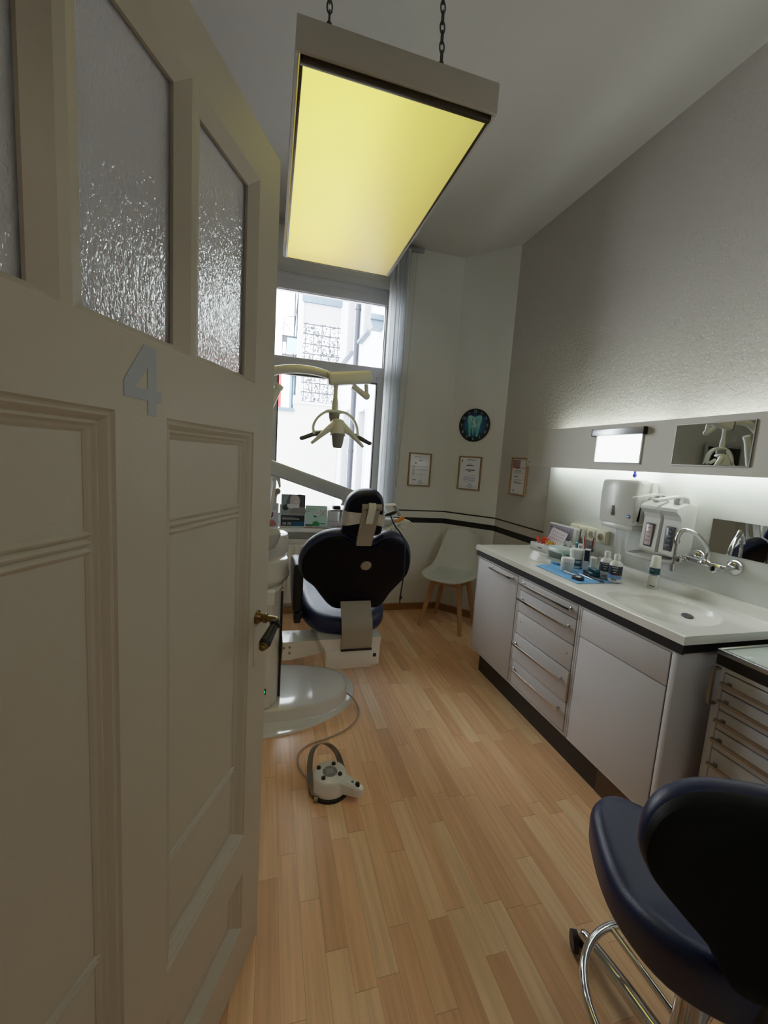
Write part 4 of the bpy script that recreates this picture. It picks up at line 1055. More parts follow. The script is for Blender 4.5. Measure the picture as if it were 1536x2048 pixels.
b = MB(); b.cyl((1.845, 1.746, 1.221), (1.8345, 1.746, 1.2215), .0095, .0095, 20); bd_ = part('badge', b, mat('round_blue_badge', (36, 116, 168), .4), tc_)
b = MB(); b.box(1.8337, 1.8347, 1.7395, 1.7525, 1.219, 1.224); part('badge_mark', b, M_PAPER, bd_)
def sheet(u, v):
    w_ = .11 * (1 - .42 * v); return V((1.885 + .012 * math.sin(9 * u) * v + .01 * v, 1.815 + (u - .5) * w_ + .01 * math.sin(5 * u + 2 * v), 1.142 - .165 * v - .02 * math.sin(PI * u) * v))
M_FILM = mat('clear_film', (214, 216, 214), .25, trans=.0, alpha=.42)
b = MB(); b.grid(sheet, 14, 8); part('hanging_towel', b, M_FILM, td, 'thin translucent towel tip')

# ------------------------------------------------------------------ two wall soap dispensers
def soap(y, label, bottle_col, liquid):
    t = thing('soap_dispenser', label, 'soap dispenser', (1.83, y, 1.1), group='soap dispensers on the splashback')
    b = MB(); hw = .0455
    side = [(1.9555, 1.064), (1.9555, 1.312), (1.90, 1.322), (1.848, 1.302), (1.834, 1.294), (1.831, 1.280), (1.860, 1.258), (1.870, 1.236), (1.861, 1.074), (1.866, 1.064)]
    b.prism(side, lambda x, z, h: V((x, y + h, z)), -hw, hw); hs2 = part('housing', b, M_WHITE, t, ang=25)
    b = MB(); b.box(1.860, 1.872, y - .024, y + .024, 1.086, 1.206, .004); fw = part('window_recess', b, M_DGREY, hs2)
    b = MB(); b.box(1.8575, 1.866, y - .018, y + .018, 1.094, 1.198, .004); bt = part('bottle', b, mat('soap_bottle_' + liquid, bottle_col, .2), t)
    b = MB()
    for k in range(4): b.box(1.8567, 1.8577, y - .012, y + (.011 if k % 2 else .004), 1.18 - .022 * k, 1.185 - .022 * k)
    part('bottle_print', b, M_GREYINK, bt)
    b = MB(); b.ribbon([(1.94, y, 1.312), (1.93, y, 1.342), (1.90, y, 1.352), (1.85, y, 1.348), (1.79, y, 1.336), (1.745, y, 1.330)], (0, 1, 0), (.042, .034), .009, 8); part('lever', b, M_WHITE, t)
    b = MB(); b.box(1.875, 1.90, y - .016, y + .016, 1.316, 1.346, .004); part('pump_post', b, M_LGREY, t)
    return t
soap(1.520, 'white soap dispenser nearer the tap, dark silver bottle in its window', (70, 74, 82), 'dark')
soap(1.630, 'white soap dispenser next to the towel dispenser, pinkish bottle in window', (206, 180, 180), 'pink')
b = MB(); b.rings2d(oval([(1.955, 1.50), (1.955, 1.715), (1.88, 1.72), (1.80, 1.69), (1.782, 1.60), (1.81, 1.51)], 4), [(.008, 1, 1.030), (0, 1, 1.036), (0, 1, 1.047), (.005, 1, 1.047), (.010, 1, 1.038), (.01, 0, 1.038), ], XY)
b.rings2d(oval([(1.955, 1.50), (1.955, 1.715), (1.88, 1.72), (1.80, 1.69), (1.782, 1.60), (1.81, 1.51)], 4), [(.008, 1, 1.030), (.008, 0, 1.030)], XY)
b.box(1.935, 1.9555, 1.54, 1.66, 1.04, 1.063, .01)
solo('drip_tray', b, mat('smoky_clear_plastic', (196, 196, 192), .2, coat=.3), 'curved translucent drip tray under the soap dispensers', 'drip tray', (1.87, 1.59, 1.03))

# ------------------------------------------------------------------ wall tap
tp = thing('wall_tap', 'chrome two-handle wall tap with swan neck and spring hose', 'tap', (1.93, 1.36, 1.07))
for y, z in ((1.437, 1.080), (1.275, 1.070)):
    b = MB(); MM = Matrix.Translation((1.9555, y, z)) @ Matrix.Rotation(-PI / 2, 4, 'Y'); b.lathe([(.036, 0), (.036, .004), (.030, .014), (.018, .022), (.0, .024)], (0, 0, 0), 28, MM); part('rosette', b, M_CHROME, tp)
b = MB(); b.cyl((1.935, 1.437, 1.078), (1.885, 1.437, 1.074), .012, .012, 16); b.cyl((1.935, 1.275, 1.068), (1.885, 1.285, 1.068), .012, .012, 16)
b.tube([(1.887, 1.455, 1.072), (1.886, 1.40, 1.069), (1.885, 1.34, 1.067), (1.886, 1.26, 1.066)], .0145, 14, 4); b.ell((1.885, 1.35, 1.07), .022, .03, .02); part('valve_body', b, M_CHROME, tp)
for y0, y1 in ((1.427, 1.447), (1.268, 1.288)):
    b = MB()
    c0 = V((1.865, y0 if y0 > 1.4 else y1, 1.068)); dr = V((-.35, 1 if y0 > 1.4 else 1, 0)).normalized()
    b.cyl((1.885, (y0 + y1) / 2, 1.067), (1.855, (y0 + y1) / 2, 1.066), .010, .010, 14)
    MM = Matrix.Translation((1.857, (y0 + y1) / 2, 1.066)) @ Matrix.Rotation(-PI / 2, 4, 'Y')
    pr = [(0, 0), (.016, .001), (.020, .010), (.019, .022), (.013, .028), (0, .029)]
    b.lathe(pr, (0, 0, 0), 6, MM); part('knob', b, M_CHROME, tp, ang=20)
b = MB(); b.tube([(1.884, 1.347, 1.08), (1.884, 1.347, 1.118), (1.870, 1.350, 1.152), (1.823, 1.363, 1.198), (1.790, 1.380, 1.213), (1.766, 1.388, 1.205), (1.753, 1.389, 1.182), (1.750, 1.389, 1.160)], .0088, 14, 8); part('swan_neck', b, M_CHROME, tp)
b = MB(); b.cyl((1.75, 1.39, 1.168), (1.75, 1.39, 1.152), .0125, .0125, 16); part('nut', b, M_CHROME, tp)
b = MB(); b.cyl((1.75, 1.39, 1.152), (1.75, 1.39, 1.055), .0042, .0042, 10)
b.tube([V((1.75 + .0065 * math.cos(k * PI / 3), 1.39 + .0065 * math.sin(k * PI / 3), 1.150 - .093 * k / 84)) for k in range(85)], .0015, 5, 1); part('spring_hose', b, M_STEEL, tp)
b = MB(); b.cyl((1.75, 1.39, 1.058), (1.75, 1.39, 1.026), .010, .0115, 16); part('nozzle', b, M_CHROME, tp)
b = MB(); b.cyl((1.9555, 1.12, 1.045), (1.948, 1.12, 1.045), .007, .006, 14); solo('wall_stud', b, M_LGREY, 'small round white stud on the splashback right of the tap', 'stud', (1.952, 1.12, 1.045))

# ------------------------------------------------------------------ socket strip
M_SOCK = mat('ivory_socket_plastic', (222, 217, 192), .4)
ss = thing('socket_strip', 'ivory strip of three sockets and a blank on the splashback', 'socket', (1.95, 2.12, 1.06))
b = MB(); b.box(1.932, 1.9555, 1.965, 2.275, 1.018, 1.102, .005); part('backing', b, M_SOCK, ss)
for k, y in enumerate((2.005, 2.082, 2.159, 2.236)):
    b = MB(); b.box(1.926, 1.9318, y - .036, y + .036, 1.024, 1.096, .003); pl_ = part('socket_plate' if k < 3 else 'blank_plate', b, M_SOCK, ss)
    if k < 3:
        b = MB(); b.cyl((1.9258, y, 1.06), (1.9245, y, 1.06), .022, .021, 24); part('socket_well', b, mat('shadowed_socket_well', (146, 140, 112), .5), pl_)
        b = MB(); b.cyl((1.9243, y - .009, 1.06), (1.9238, y - .009, 1.06), .003, .003, 8); b.cyl((1.9243, y + .009, 1.06), (1.9238, y + .009, 1.06), .003, .003, 8); part('contact_holes', b, M_BLACK, pl_)

# ------------------------------------------------------------------ clock and certificates
ck = thing('wall_clock', 'round dark blue wall clock with glowing tooth picture and white numerals', 'clock', (1.80, 3.511, 1.808))
ca = math.atan2(cd.y, cd.x)
MC = Matrix.Translation(CA + cd * ((V((1.80, 3.511, 0)) - CA).dot(cd)) + cn * .002 + V((0, 0, 1.808)))
ez = V((0, 0, 1)); RM = Matrix(((cd.x, -cn.x, 0, 0), (cd.y, -cn.y, 0, 0), (0, 0, 1, 0), (0, 0, 0, 1)))   # x along wall to the right, y into wall, z up
MC = MC @ RM
CKN = MC.to_translation(); ck.location = CKN; WL[ck.name] = CKN
ck.rotation_euler = RM.to_euler(); WL[ck.name] = V((0, 0, 0))
def cyl_y(b, r, y0, y1, n=48): return b.cyl((0, y0, 0), (0, y1, 0), r, r, n)
b = MB(); cyl_y(b, .150, 0.0, -.010); part('face', b, clock_mat(), ck)
TX = Matrix.Rotation(PI / 2, 4, 'X')
b = MB()
for h in range(1, 13):
    a = PI / 2 - h * PI / 6; b.text(str(h), .034, Matrix.Translation((.124 * math.cos(a), -.0106, .124 * math.sin(a))) @ TX, .0003)
part('numerals', b, mat('pale_blue_numerals', (150, 184, 198), .5), ck)
tooth = [(-.062, .082), (-.068, .05), (-.055, .0), (-.05, -.05), (-.042, -.095), (-.030, -.10), (-.026, -.05), (-.020, -.02), (-.012, -.06), (-.004, -.10), (.006, -.06), (.012, -.02), (.02, -.05), (.026, -.10), (.040, -.095), (.050, -.045), (.058, .0), (.070, .05), (.064, .082), (.04, .088), (.0, .074), (-.035, .088)]
b = MB(); b.prism(oval(tooth, 4), lambda x, z, h: V((x, h, z)), -.0101, -.0112); part('tooth_picture', b, mat('turquoise_tooth', (112, 190, 190), .4, var=.35, vscale=30), ck)
b = MB()
for p, q in (((-.02, .06), (-.02, .0)), ((.02, .06), (.025, .01)), ((-.03, -.02), (-.035, -.08)), ((.03, -.02), (.034, -.08)), ((0, -.01), (-.002, -.08))):
    b.ribbon([(p[0], -.0116, p[1]), (q[0], -.0116, q[1])], (1, 0, 0), .008, .0004, 1)
part('tooth_roots', b, mat('teal_tooth_lines', (40, 118, 132), .5), ck)
for nm, ang, ln, wd in (('minute_hand', 118, .098, .005), ('hour_hand', 92, .060, .006), ('second_hand', 20, .045, .003)):
    a = math.radians(ang); b = MB(); b.ribbon([(-.02 * math.cos(a), -.0135, -.02 * math.sin(a)), (ln * math.cos(a), -.0135, ln * math.sin(a))], (-math.sin(a), 0, math.cos(a)), wd, .0008, 1); part(nm, b, mat(nm + '_paint', (214, 226, 228), .4), ck)
b = MB(); b.cyl((0, -.010, 0), (0, -.0148, 0), .006, .006); part('hub', b, M_LGREY, ck)

def certificate(M, label, kind):
    t = thing('framed_certificate', label, 'certificate', (0, 0, 0), group='framed certificates on the corner wall', world=False)
    t.matrix_world = M
    W_, H_ = .224, .313; f = .013
    b = MB()
    for x0, x1, z0, z1 in ((-W_ / 2, -W_ / 2 + f, -H_ / 2, H_ / 2), (W_ / 2 - f, W_ / 2, -H_ / 2, H_ / 2), (-W_ / 2 + f, W_ / 2 - f, H_ / 2 - f, H_ / 2), (-W_ / 2 + f, W_ / 2 - f, -H_ / 2, -H_ / 2 + f)): b.box(x0, x1, -.018, 0, z0, z1, .002)
    part('frame', b, M_OAK, t)
    b = MB(); b.box(-W_ / 2 + f, W_ / 2 - f, -.008, -.002, -H_ / 2 + f, H_ / 2 - f); sh = part('sheet', b, mat('glazed_certificate_paper', (232, 232, 238), .12), t)
    ink, blue = MB(), MB()
    def ln(mb, x0, x1, z, h=.003): mb.box(x0, x1, -.0088, -.008, z - h / 2, z + h / 2)
    R_ = random.Random(kind)
    if kind == 0:
        ln(ink, -.06, .01, .118, .004); ln(ink, -.01, .02, .085, .007); ln(ink, -.05, -.035, .06, .012)
        for k in range(9): ln(ink, -.075, -.045, .035 - .011 * k, .0045)
        for z in (.03, .0, -.005, -.045): ln(ink, -.035, .08 * R_.uniform(.7, 1), z, .0025)
        ln(ink, -.065, -.03, -.097, .010); ln(ink, 0.018, .0195, -.04, .10)
    elif kind == 1:
        b2 = MB(); b2.box(-.082, -.074, -.0088, -.008, .10, .125); part('corner_mark', b2, M_DGREY, sh)
        ln(ink, -.03, .05, .124, .006); ln(ink, -.015, .015, .085, .004); ln(ink, -.035, .035, .073, .008); ln(ink, -.04, .05, .03, .009); ln(ink, -.01, .01, .016, .008)
        for k in range(3): ln(blue, -.05, .06, -.02 - .012 * k, .002)
        for k in range(4): ln(blue, -.055, .06, -.045 - .009 * k, .003)
        ln(blue, -.055, .045, -.085, .002)
    else:
        b2 = MB(); b2.box(-.095, .095, -.0086, -.008, .07, .137); part('photo_strip', b2, mat('reddish_photo_strip', (150, 112, 112), .4, var=.5, vscale=40), sh)
        b2 = MB(); b2.box(0.01, .095, -.0089, -.0086, .075, .137); part('photo_white', b2, M_PAPER, sh)
        b2 = MB(); b2.box(-.06, .0, -.0090, -.0086, .066, .078); part('red_title', b2, mat('dull_red_title', (128, 52, 60), .5), sh)
        for k in range(3): ln(blue, -.065, .03 + .03 * (k == 2), .05 - .010 * k, .004)
        ln(ink, -.065, -.01, .0, .006)
        for k in range(3): ln(blue, -.06, .05 - .02 * k, -.025 - .010 * k, .003)
        ln(ink, -.06, .05, -.052, .005); ln(ink, -.06, -.05, -.115, .018); ln(blue, -.065, .02, -.14, .003)
    if kind < 2:
        for k in range(24):
            a = k * PI / 12; q = V((.012 + .016 * math.cos(a), -.0084, -.118 + .016 * math.sin(a))); blue.box(q.x - .0025, q.x + .0025, -.0088, -.008, q.z - .0025, q.z + .0025)
        for s in (-1, 1):
            pts = [(s * .05 + .014 * k - .03 + .012, -.0084, -.125 + .006 * math.sin(2.4 * k + s)) for k in range(5)]
            blue.tube(pts, .0009, 5, 4)
    part('writing', ink, M_INK if kind else M_GREYINK, sh); part('seal_and_signature', blue, M_BLUEINK, sh)
    return t
certificate(Matrix.Translation((1.357, YB - .001, 1.369)), 'oak framed certificate on the window wall, left of the other two', 0)
sc2 = (V((1.7955, 3.5155, 0)) - CA).dot(cd)
certificate(Matrix.Translation(CA + cd * sc2 + cn * .001 + V((0, 0, 1.367))) @ RM, 'oak framed certificate hanging straight below the round clock', 1)
RR = Matrix(((0, 1, 0, 0), (-1, 0, 0, 0), (0, 0, 1, 0), (0, 0, 0, 1)))
certificate(Matrix.Translation((XW - .003, 2.985, 1.372)) @ RR, 'oak framed certificate with red photo strip, partly behind the light board', 2)

# ------------------------------------------------------------------ white side chair
sc = thing('side_chair', 'white shell side chair with beech legs in the corner', 'chair', (1.585, 3.285, 0), math.radians(-45), world=False)
pf = [(-.238, .440, .150), (-.222, .443, .19), (-.14, .446, .222), (-.02, .440, .235), (.08, .437, .232), (.145, .468, .222), (.188, .522, .212), (.214, .60, .200), (.237, .70, .182), (.258, .79, .158), (.265, .825, .140), (.266, .84, .112)]
cpf = catmull(pf, 5)
def shell(u, v):
    k = v * (len(cpf) - 1); i = min(int(k), len(cpf) - 2); f_ = k - i
    p = cpf[i].lerp(cpf[i + 1], f_); t_ = (cpf[i + 1] - cpf[i]); t_ = V((0, t_.x, t_.y)).normalized(); n_ = V((0, -t_.z, t_.y))
    s = 2 * u - 1
    rise = (.030 + .035 * math.exp(-((v - .5) / .2) ** 2)) * abs(s) ** 3
    return V((s * p.z, p.x, p.y)) + n_ * rise
b = MB(); b.grid(shell, 24, 48, .009); part('shell', b, mat('white_chair_plastic', (210, 210, 201), .42), sc, ang=60)
def cush(u, v): return shell(.05 + .90 * u, .025 + .47 * v) + V((0, -.004 * v, .012 * (1 - abs(2 * u - 1) ** 6) * (1 - abs(2 * v - 1) ** 6) + .002))
b = MB(); b.grid(cush, 20, 16); part('seat_pad', b, mat('pale_grey_seat_pad', (198, 201, 194), .6, bump=.03), sc, ang=60)
for sx_, sy_ in ((-1, -1), (1, -1), (1, 1), (-1, 1)):
    b = MB(); b.cyl((sx_ * .118, sy_ * .118 + .01, .425), (sx_ * .188, sy_ * .188, .0), .025, .0165, 16); part('leg', b, M_WOOD, sc)
b = MB()
for s in (-1, 1):
    b.tube([(-.115 * s, -.108, .40), (0, .0, .418), (.115 * s, .128, .40)], .010, 8, 4); b.box(-.128, .128, s * .118 + .01 - .011, s * .118 + .01 + .011, .385, .415, .003); b.box(s * .118 - .011, s * .118 + .011, -.108, .128, .385, .415, .003)
part('cross_frame', b, M_WOOD, sc)

# ------------------------------------------------------------------ doctor stool in the foreground
SA = math.radians(-34)
sl_ = thing('saddle_stool', 'navy dentist stool with black curved backshell and chrome five-star base', 'stool', (.95, .56, 0), SA, world=False)
b = MB(); b.cyl((0, 0, .07), (0, 0, .30), .027, .025, 20); b.cyl((0, 0, .28), (0, 0, .47), .014, .014, 16); b.cyl((0, 0, .055), (0, 0, .11), .042, .038, 24); part('column', b, M_CHROME, sl_)
for k in range(5):
    a = math.radians(126 + 72 * k); c_, s_n = math.cos(a), math.sin(a)
    b = MB(); b.tube([(.03 * c_, .03 * s_n, .095), (.15 * c_, .15 * s_n, .088), (.265 * c_, .265 * s_n, .074), (.285 * c_, .285 * s_n, .066)], (.022, .015), 14, 4); lg_ = part('leg', b, M_CHROME, sl_)
    ca_ = MB(); p_ = V((.295 * c_, .295 * s_n, .030)); t2 = V((-s_n, c_, 0)); 
    for q in (-1, 1):
        tq = (t2 * math.cos(.5) + V((c_, s_n, 0)) * math.sin(.5))
        ca_.cyl(p_ + tq * (.006 * q), p_ + tq * (.022 * q), .0275, .0265, 22)
    ca_.cyl(p_ + V((-.01 * c_, -.01 * s_n, .0)), p_ + V((-.01 * c_, -.01 * s_n, .045)), .008, .008, 10)
    cs = part('caster', ca_, M_BLACK, lg_)
b = MB(); b.tube([(.208 * math.cos(t), .208 * math.sin(t), .195) for t in [2 * PI * k / 20 for k in range(20)]], .0105, 12, 3, True)
for k in range(3):
    a = math.radians(126 + 120 * k); b.tube([(.028 * math.cos(a), .028 * math.sin(a), .19), (.2 * math.cos(a), .2 * math.sin(a), .195)], .008, 10, 1)
part('foot_ring', b, M_CHROME, sl_)
b = MB(); b.box(-.09, .09, -.10, .09, .465, .482, .004); b.tube([(0, -.08, .47), (0, -.215, .455), (0, -.225, .48), (0, -.205, .60)], .016, 10, 5); b.tube([(.05, .0, .472), (.16, .06, .465), (.20, .07, .46)], .005, 8, 4); part('seat_mechanism', b, M_BLACK, sl_)
so_ = oval([(-.225, .03), (-.205, -.10), (-.13, -.20), (0, -.225), (.13, -.20), (.205, -.10), (.225, .03), (.215, .13), (.155, .20), (.06, .195), (0, .185), (-.06, .195), (-.155, .20), (-.215, .13)], 5)
def smap(x, y, h): return V((x, y, .482 + h * (1 + .0) + .10 * (y > 0) * y * 0 + (.45 * x * x if h > .03 else 0) + (.035 * max(0, -y - .1) / .1 if h > .03 else 0)))
b = MB(); b.pillow(so_, .085, .038, smap, -.004, 5); part('seat', b, M_NAVY, sl_)
bk = oval([(-.06, .545), (-.10, .60), (-.155, .655), (-.205, .71), (-.225, .76), (-.205, .815), (-.15, .845), (-.06, .853), (.06, .853), (.15, .845), (.205, .815), (.225, .76), (.205, .71), (.155, .655), (.10, .60), (.06, .545), (0, .535)], 4)
def bkm(x, z, h): return V((x * (1.01 - .25 * h), -.233 - 1.1 * x * x + .105 * (z + .046 - .6) + h, .591 + (z - .545) * 1.064))
b = MB(); b.pillow(bk, .06, .026, bkm, 0, 5); bks = part('backrest', b, M_NAVY, sl_)
b = MB(); b.rings2d(bk, [(.016, 0, -.014), (.016, .3, -.014), (.016, .6, -.014), (.016, .85, -.014), (.016, 1, -.012), (.008, 1, -.008), (.004, 1, .004), (.004, 1, .012)], bkm); part('back_shell', b, M_BLACKSHELL, bks)

# ------------------------------------------------------------------ mobile drawer unit at the right
DX, DY1 = 1.50, .985
mc = thing('instrument_cabinet', 'white instrument drawer cabinet with glass top at the right edge', 'cabinet', (1.72, .70, 0))
b = MB(); b.box(DX + .003, 1.96, .42, DY1 - .008, .10, .815, .004); cc_ = part('carcass', b, M_CAB, mc)
b = MB(); b.box(DX - .004, DX + .006, DY1 - .034, DY1 - .008, .10, .815, .003); b.box(DX - .004, DX + .006, .42, .434, .10, .815, .003); b.box(DX - .004, DX + .006, .434, DY1 - .034, .799, .815, .003); part('face_frame', b, M_CAB, cc_)
b = MB(); b.box(DX + .001, DX + .0035, .434, DY1 - .034, .11, .80); part('gap_seal', b, M_DGREY, cc_)
zz = [.797, .734, .666, .596, .524, .392, .25, .11]
for k in range(7):
    b = MB(); b.box(DX - .005, DX + .005, .436, DY1 - .036, zz[k + 1] + .002, zz[k] - .002, .002); d = part('drawer', b, M_CAB, mc)
    bar_handle(d, DX - .005, .50, DY1 - .055, zz[k] - .034 if k < 4 else zz[k] - .052, stand=.02, m=M_STEEL)
b = MB(); b.ribbon([(DX - .004, DY1 - .018, .805), (DX - .022, DY1 - .015, .805), (DX - .030, DY1 - .015, .795), (DX - .030, DY1 - .015, .690), (DX - .022, DY1 - .015, .680), (DX - .004, DY1 - .018, .680)], (0, 1, 0), .012, .008, 4); part('side_handle', b, M_STEEL, mc)
b = MB(); b.box(DX - .006, 1.96, .41, DY1 - .004, .8155, .852); part('top_band', b, M_BLACK, mc)
b = MB(); b.box(DX - .008, DX + .004, .41, DY1 - .002, .852, .870, .003); b.box(DX + .004, 1.96, DY1 - .012, DY1 - .002, .852, .870, .002); part('top_rim', b, M_ALU, mc)
b = MB(); b.box(DX + .010, 1.955, .415, DY1 - .014, .853, .866, .001); part('glass_top', b, mat('milky_green_glass_top', (206, 218, 212), .08, coat=.5), mc)
b = MB()
for k in range(18): b.box(DX + .0045, DX + .0095, DY1 - .045 - k * .032, DY1 - .018 - k * .032, .853, .8685, .001)
part('rim_seal', b, M_BLACK, mc)
for x in (DX + .06, 1.9):
    for y in (.48, DY1 - .06):
        b = MB(); b.cyl((x, y - .012, .03), (x, y + .012, .03), .03, .03, 18); b.cyl((x, y, .05), (x, y, .10), .01, .01, 10); part('caster', b, M_BLACK, mc)
b = MB(); b.rings2d(oval([(1.60, .80), (1.70, .86), (1.82, .85), (1.86, .72), (1.78, .60), (1.64, .62)], 5), [(0, 0, .8665), (0, 1, .8665), (0, 1, .868), (.004, 1, .869), (.004, 0, .869)], XY)
solo('work_pad', b, mat('white_round_pad', (208, 208, 224), .5), 'white round pad lying on the glass top of the right cabinet', 'pad', (1.72, .74, .8665))
# ------------------------------------------------------------------ things on the worktop (z .90)
Z0 = .9005
def lathe_at(prof, x, y, z=Z0, n=28): return MB().lathe(prof, (x, y, z), n)
# blue napkin
b = MB()
def nap(u, v):
    p = (V((1.455, 1.955, 0)) * (1 - u) + V((1.720, 2.005, 0)) * u) * (1 - v) + (V((1.449, 1.612, 0)) * (1 - u) + V((1.716, 1.612, 0)) * u) * v
    return V((p.x, p.y, Z0 + .0024 + .0008 * math.sin(9 * u + 3) * math.sin(7 * v)))
b.grid(nap, 16, 16, .0008); solo('bib_napkin', b, mat('sky_blue_napkin', (106, 166, 224), .85, bump=.2, bscale=120), 'sky blue paper napkin spread on the worktop', 'napkin', (1.58, 1.79, Z0))
Z1 = .9042
# small white jar on napkin
M_JAR = mat('white_jar_plastic', (222, 222, 218), .35)
j = thing('screw_jar', 'small white screw jar with ribbed grey lower half on the napkin', 'jar', (1.566, 1.832, Z1))
b = lathe_at([(0, 0), (.030, 0), (.033, .004), (.033, .044), (.031, .050), (0, .050)], 1.566, 1.832, Z1); part('body', b, mat('translucent_jar', (190, 194, 190), .3), j)
b = lathe_at([(0, .050), (.034, .050), (.0345, .054), (.0345, .066), (.032, .071), (0, .072)], 1.566, 1.832, Z1); part('lid', b, M_JAR, j)
# taller white jar with teal label
j = thing('labelled_jar', 'tall white jar with small teal label behind the small jar', 'jar', (1.684, 1.905, Z1))
b = lathe_at([(0, 0), (.034, 0), (.036, .004), (.036, .078), (.034, .082), (0, .082)], 1.684, 1.905, Z1); bd_ = part('body', b, M_JAR, j)
b = lathe_at([(0, .082), (.037, .082), (.0375, .086), (.0375, .100), (.035, .104), (0, .105)], 1.684, 1.905, Z1); part('lid', b, M_JAR, j)
M_TEAL = mat('dark_teal_label', (24, 84, 104), .45)
def wrap(mb, x, y, r, z0, z1, a0, a1, n=16):
    mb.grid(lambda u, v: V((x + r * math.cos(a0 + (a1 - a0) * u), y + r * math.sin(a0 + (a1 - a0) * u), z0 + (z1 - z0) * v)), n, 1, .0004)
b = MB(); wrap(b, 1.684, 1.905, .0366, Z1 + .012, Z1 + .050, math.radians(215), math.radians(275)); lb2 = part('label', b, M_TEAL, bd_)
b = MB(); wrap(b, 1.684, 1.905, .0372, Z1 + .030, Z1 + .042, math.radians(225), math.radians(268)); part('label_print', b, M_LGREY, lb2)
# dark product box
bx_ = thing('product_box', 'slim dark navy carton with pale lettering fading to blue', 'carton', (1.700, 1.850, Z1))
MM = Matrix.Translation((1.702, 1.848, Z1)) @ Matrix.Rotation(math.radians(38), 4, 'Z')
b = MB(); b.box(-.021, .021, -.014, .014, 0, .115, .001, 2, MM); cb_ = part('carton', b, M_JAR, bx_)
b = MB(); b.box(-.0208, .0195, -.0146, -.0141, .052, .112, 0, 2, MM); b.box(-.0216, -.0211, -.014, .010, .052, .112, 0, 2, MM); part('navy_front', b, mat('navy_print', (22, 28, 48), .4), cb_)
b = MB(); b.box(-.0208, .0195, -.0146, -.0141, .028, .052, 0, 2, MM); part('blue_fade', b, mat('mid_blue_print', (70, 120, 160), .4), cb_)
b = MB()
for k, (w_, z) in enumerate(((.030, .098), (.026, .088), (.024, .074), (.014, .062))): b.box(-.017, -.017 + w_, -.0151, -.0146, z, z + .006, 0, 2, MM)
part('lettering', b, M_LGREY, cb_)
# small cylinder pot
j = thing('drum_pot', 'small pale cylindrical pot in front of the grey cup', 'pot', (1.785, 1.888, Z0))
b = lathe_at([(0, 0), (.021, 0), (.0215, .048), (.019, .052), (0, .053)], 1.785, 1.888); part('body', b, mat('pale_grey_pot', (206, 212, 208), .4), j)
b = lathe_at([(0, .0535), (.022, .0535), (.022, .062), (.018, .065), (0, .065)], 1.785, 1.888); part('lid', b, M_JAR, j)
# teal case
MM = Matrix.Translation((1.640, 1.735, Z1)) @ Matrix.Rotation(math.radians(-12), 4, 'Z')
j = thing('flip_case', 'dark teal plastic case with raised lid beside the two bottles', 'case', (1.64, 1.735, Z1))
b = MB(); b.box(-.028, .028, -.037, .037, 0, .022, .004, 2, MM); part('case_body', b, mat('petrol_blue_plastic', (16, 62, 88), .3), j)
b = MB(); b.box(-.005, .03, -.034, .034, .0225, .038, .003, 2, MM); part('lid', b, mat('petrol_teal_lid', (24, 92, 114), .3), j)
b = MB(); b.box(-.0292, -.0282, -.03, .03, .005, .010, 0, 2, MM); part('edge_line', b, M_LGREY, j)
# two bottles with dark labels
M_BOT = mat('white_bottle_plastic', (220, 220, 216), .3, coat=.2)
M_LAB = mat('dark_navy_label', (26, 32, 52), .4)
def bottle(x, y, z, label, extra):
    t = thing('bottle', label, 'bottle', (x, y, z), group='two white bottles with navy labels')
    pr = [(0, 0), (.028, 0), (.031, .004), (.031, .083), (.028, .094), (.018, .104), (.0135, .108), (.0135, .112), (0, .112)]
    b = lathe_at(pr, x, y, z); bo_ = part('body', b, M_BOT, t)
    b = lathe_at([(0, .112), (.0145, .112), (.0150, .115), (.0140, .136), (.012, .139), (0, .1395)], x, y, z); part('cap', b, M_JAR, t)
    b = MB(); wrap(b, x, y, .0316, z + .038, z + .083, math.radians(140), math.radians(290), 24); l_ = part('label', b, M_LAB, bo_)
    b = MB()
    for k in range(3): wrap(b, x, y, .0322, z + .074 - .012 * k, z + .078 - .012 * k, math.radians(190 + 8 * k), math.radians(242 - 6 * k), 8)
    part('lettering', b, M_LGREY, l_)
    if extra:
        b = MB(); wrap(b, x, y, .0316, z + .018, z + .0375, math.radians(140), math.radians(290), 24); part('blue_band', b, mat('fading_blue_label', (96, 142, 190), .4), bo_)
        b = MB(); wrap(b, x, y, .0320, z + .0365, z + .0385, math.radians(180), math.radians(290), 20); part('red_line', b, mat('thin_red_line', (160, 80, 80), .4), bo_)
    b = MB(); wrap(b, x, y, .0319, z + .010, z + .022, math.radians(196), math.radians(238), 10); part('small_print', b, M_GREYINK, bo_)
bottle(1.687, 1.693, Z1, 'white bottle with navy label touching the teal case', False)
bottle(1.684, 1.628, Z0 if False else Z1, 'white bottle with navy and light blue label, nearest the sink', True)
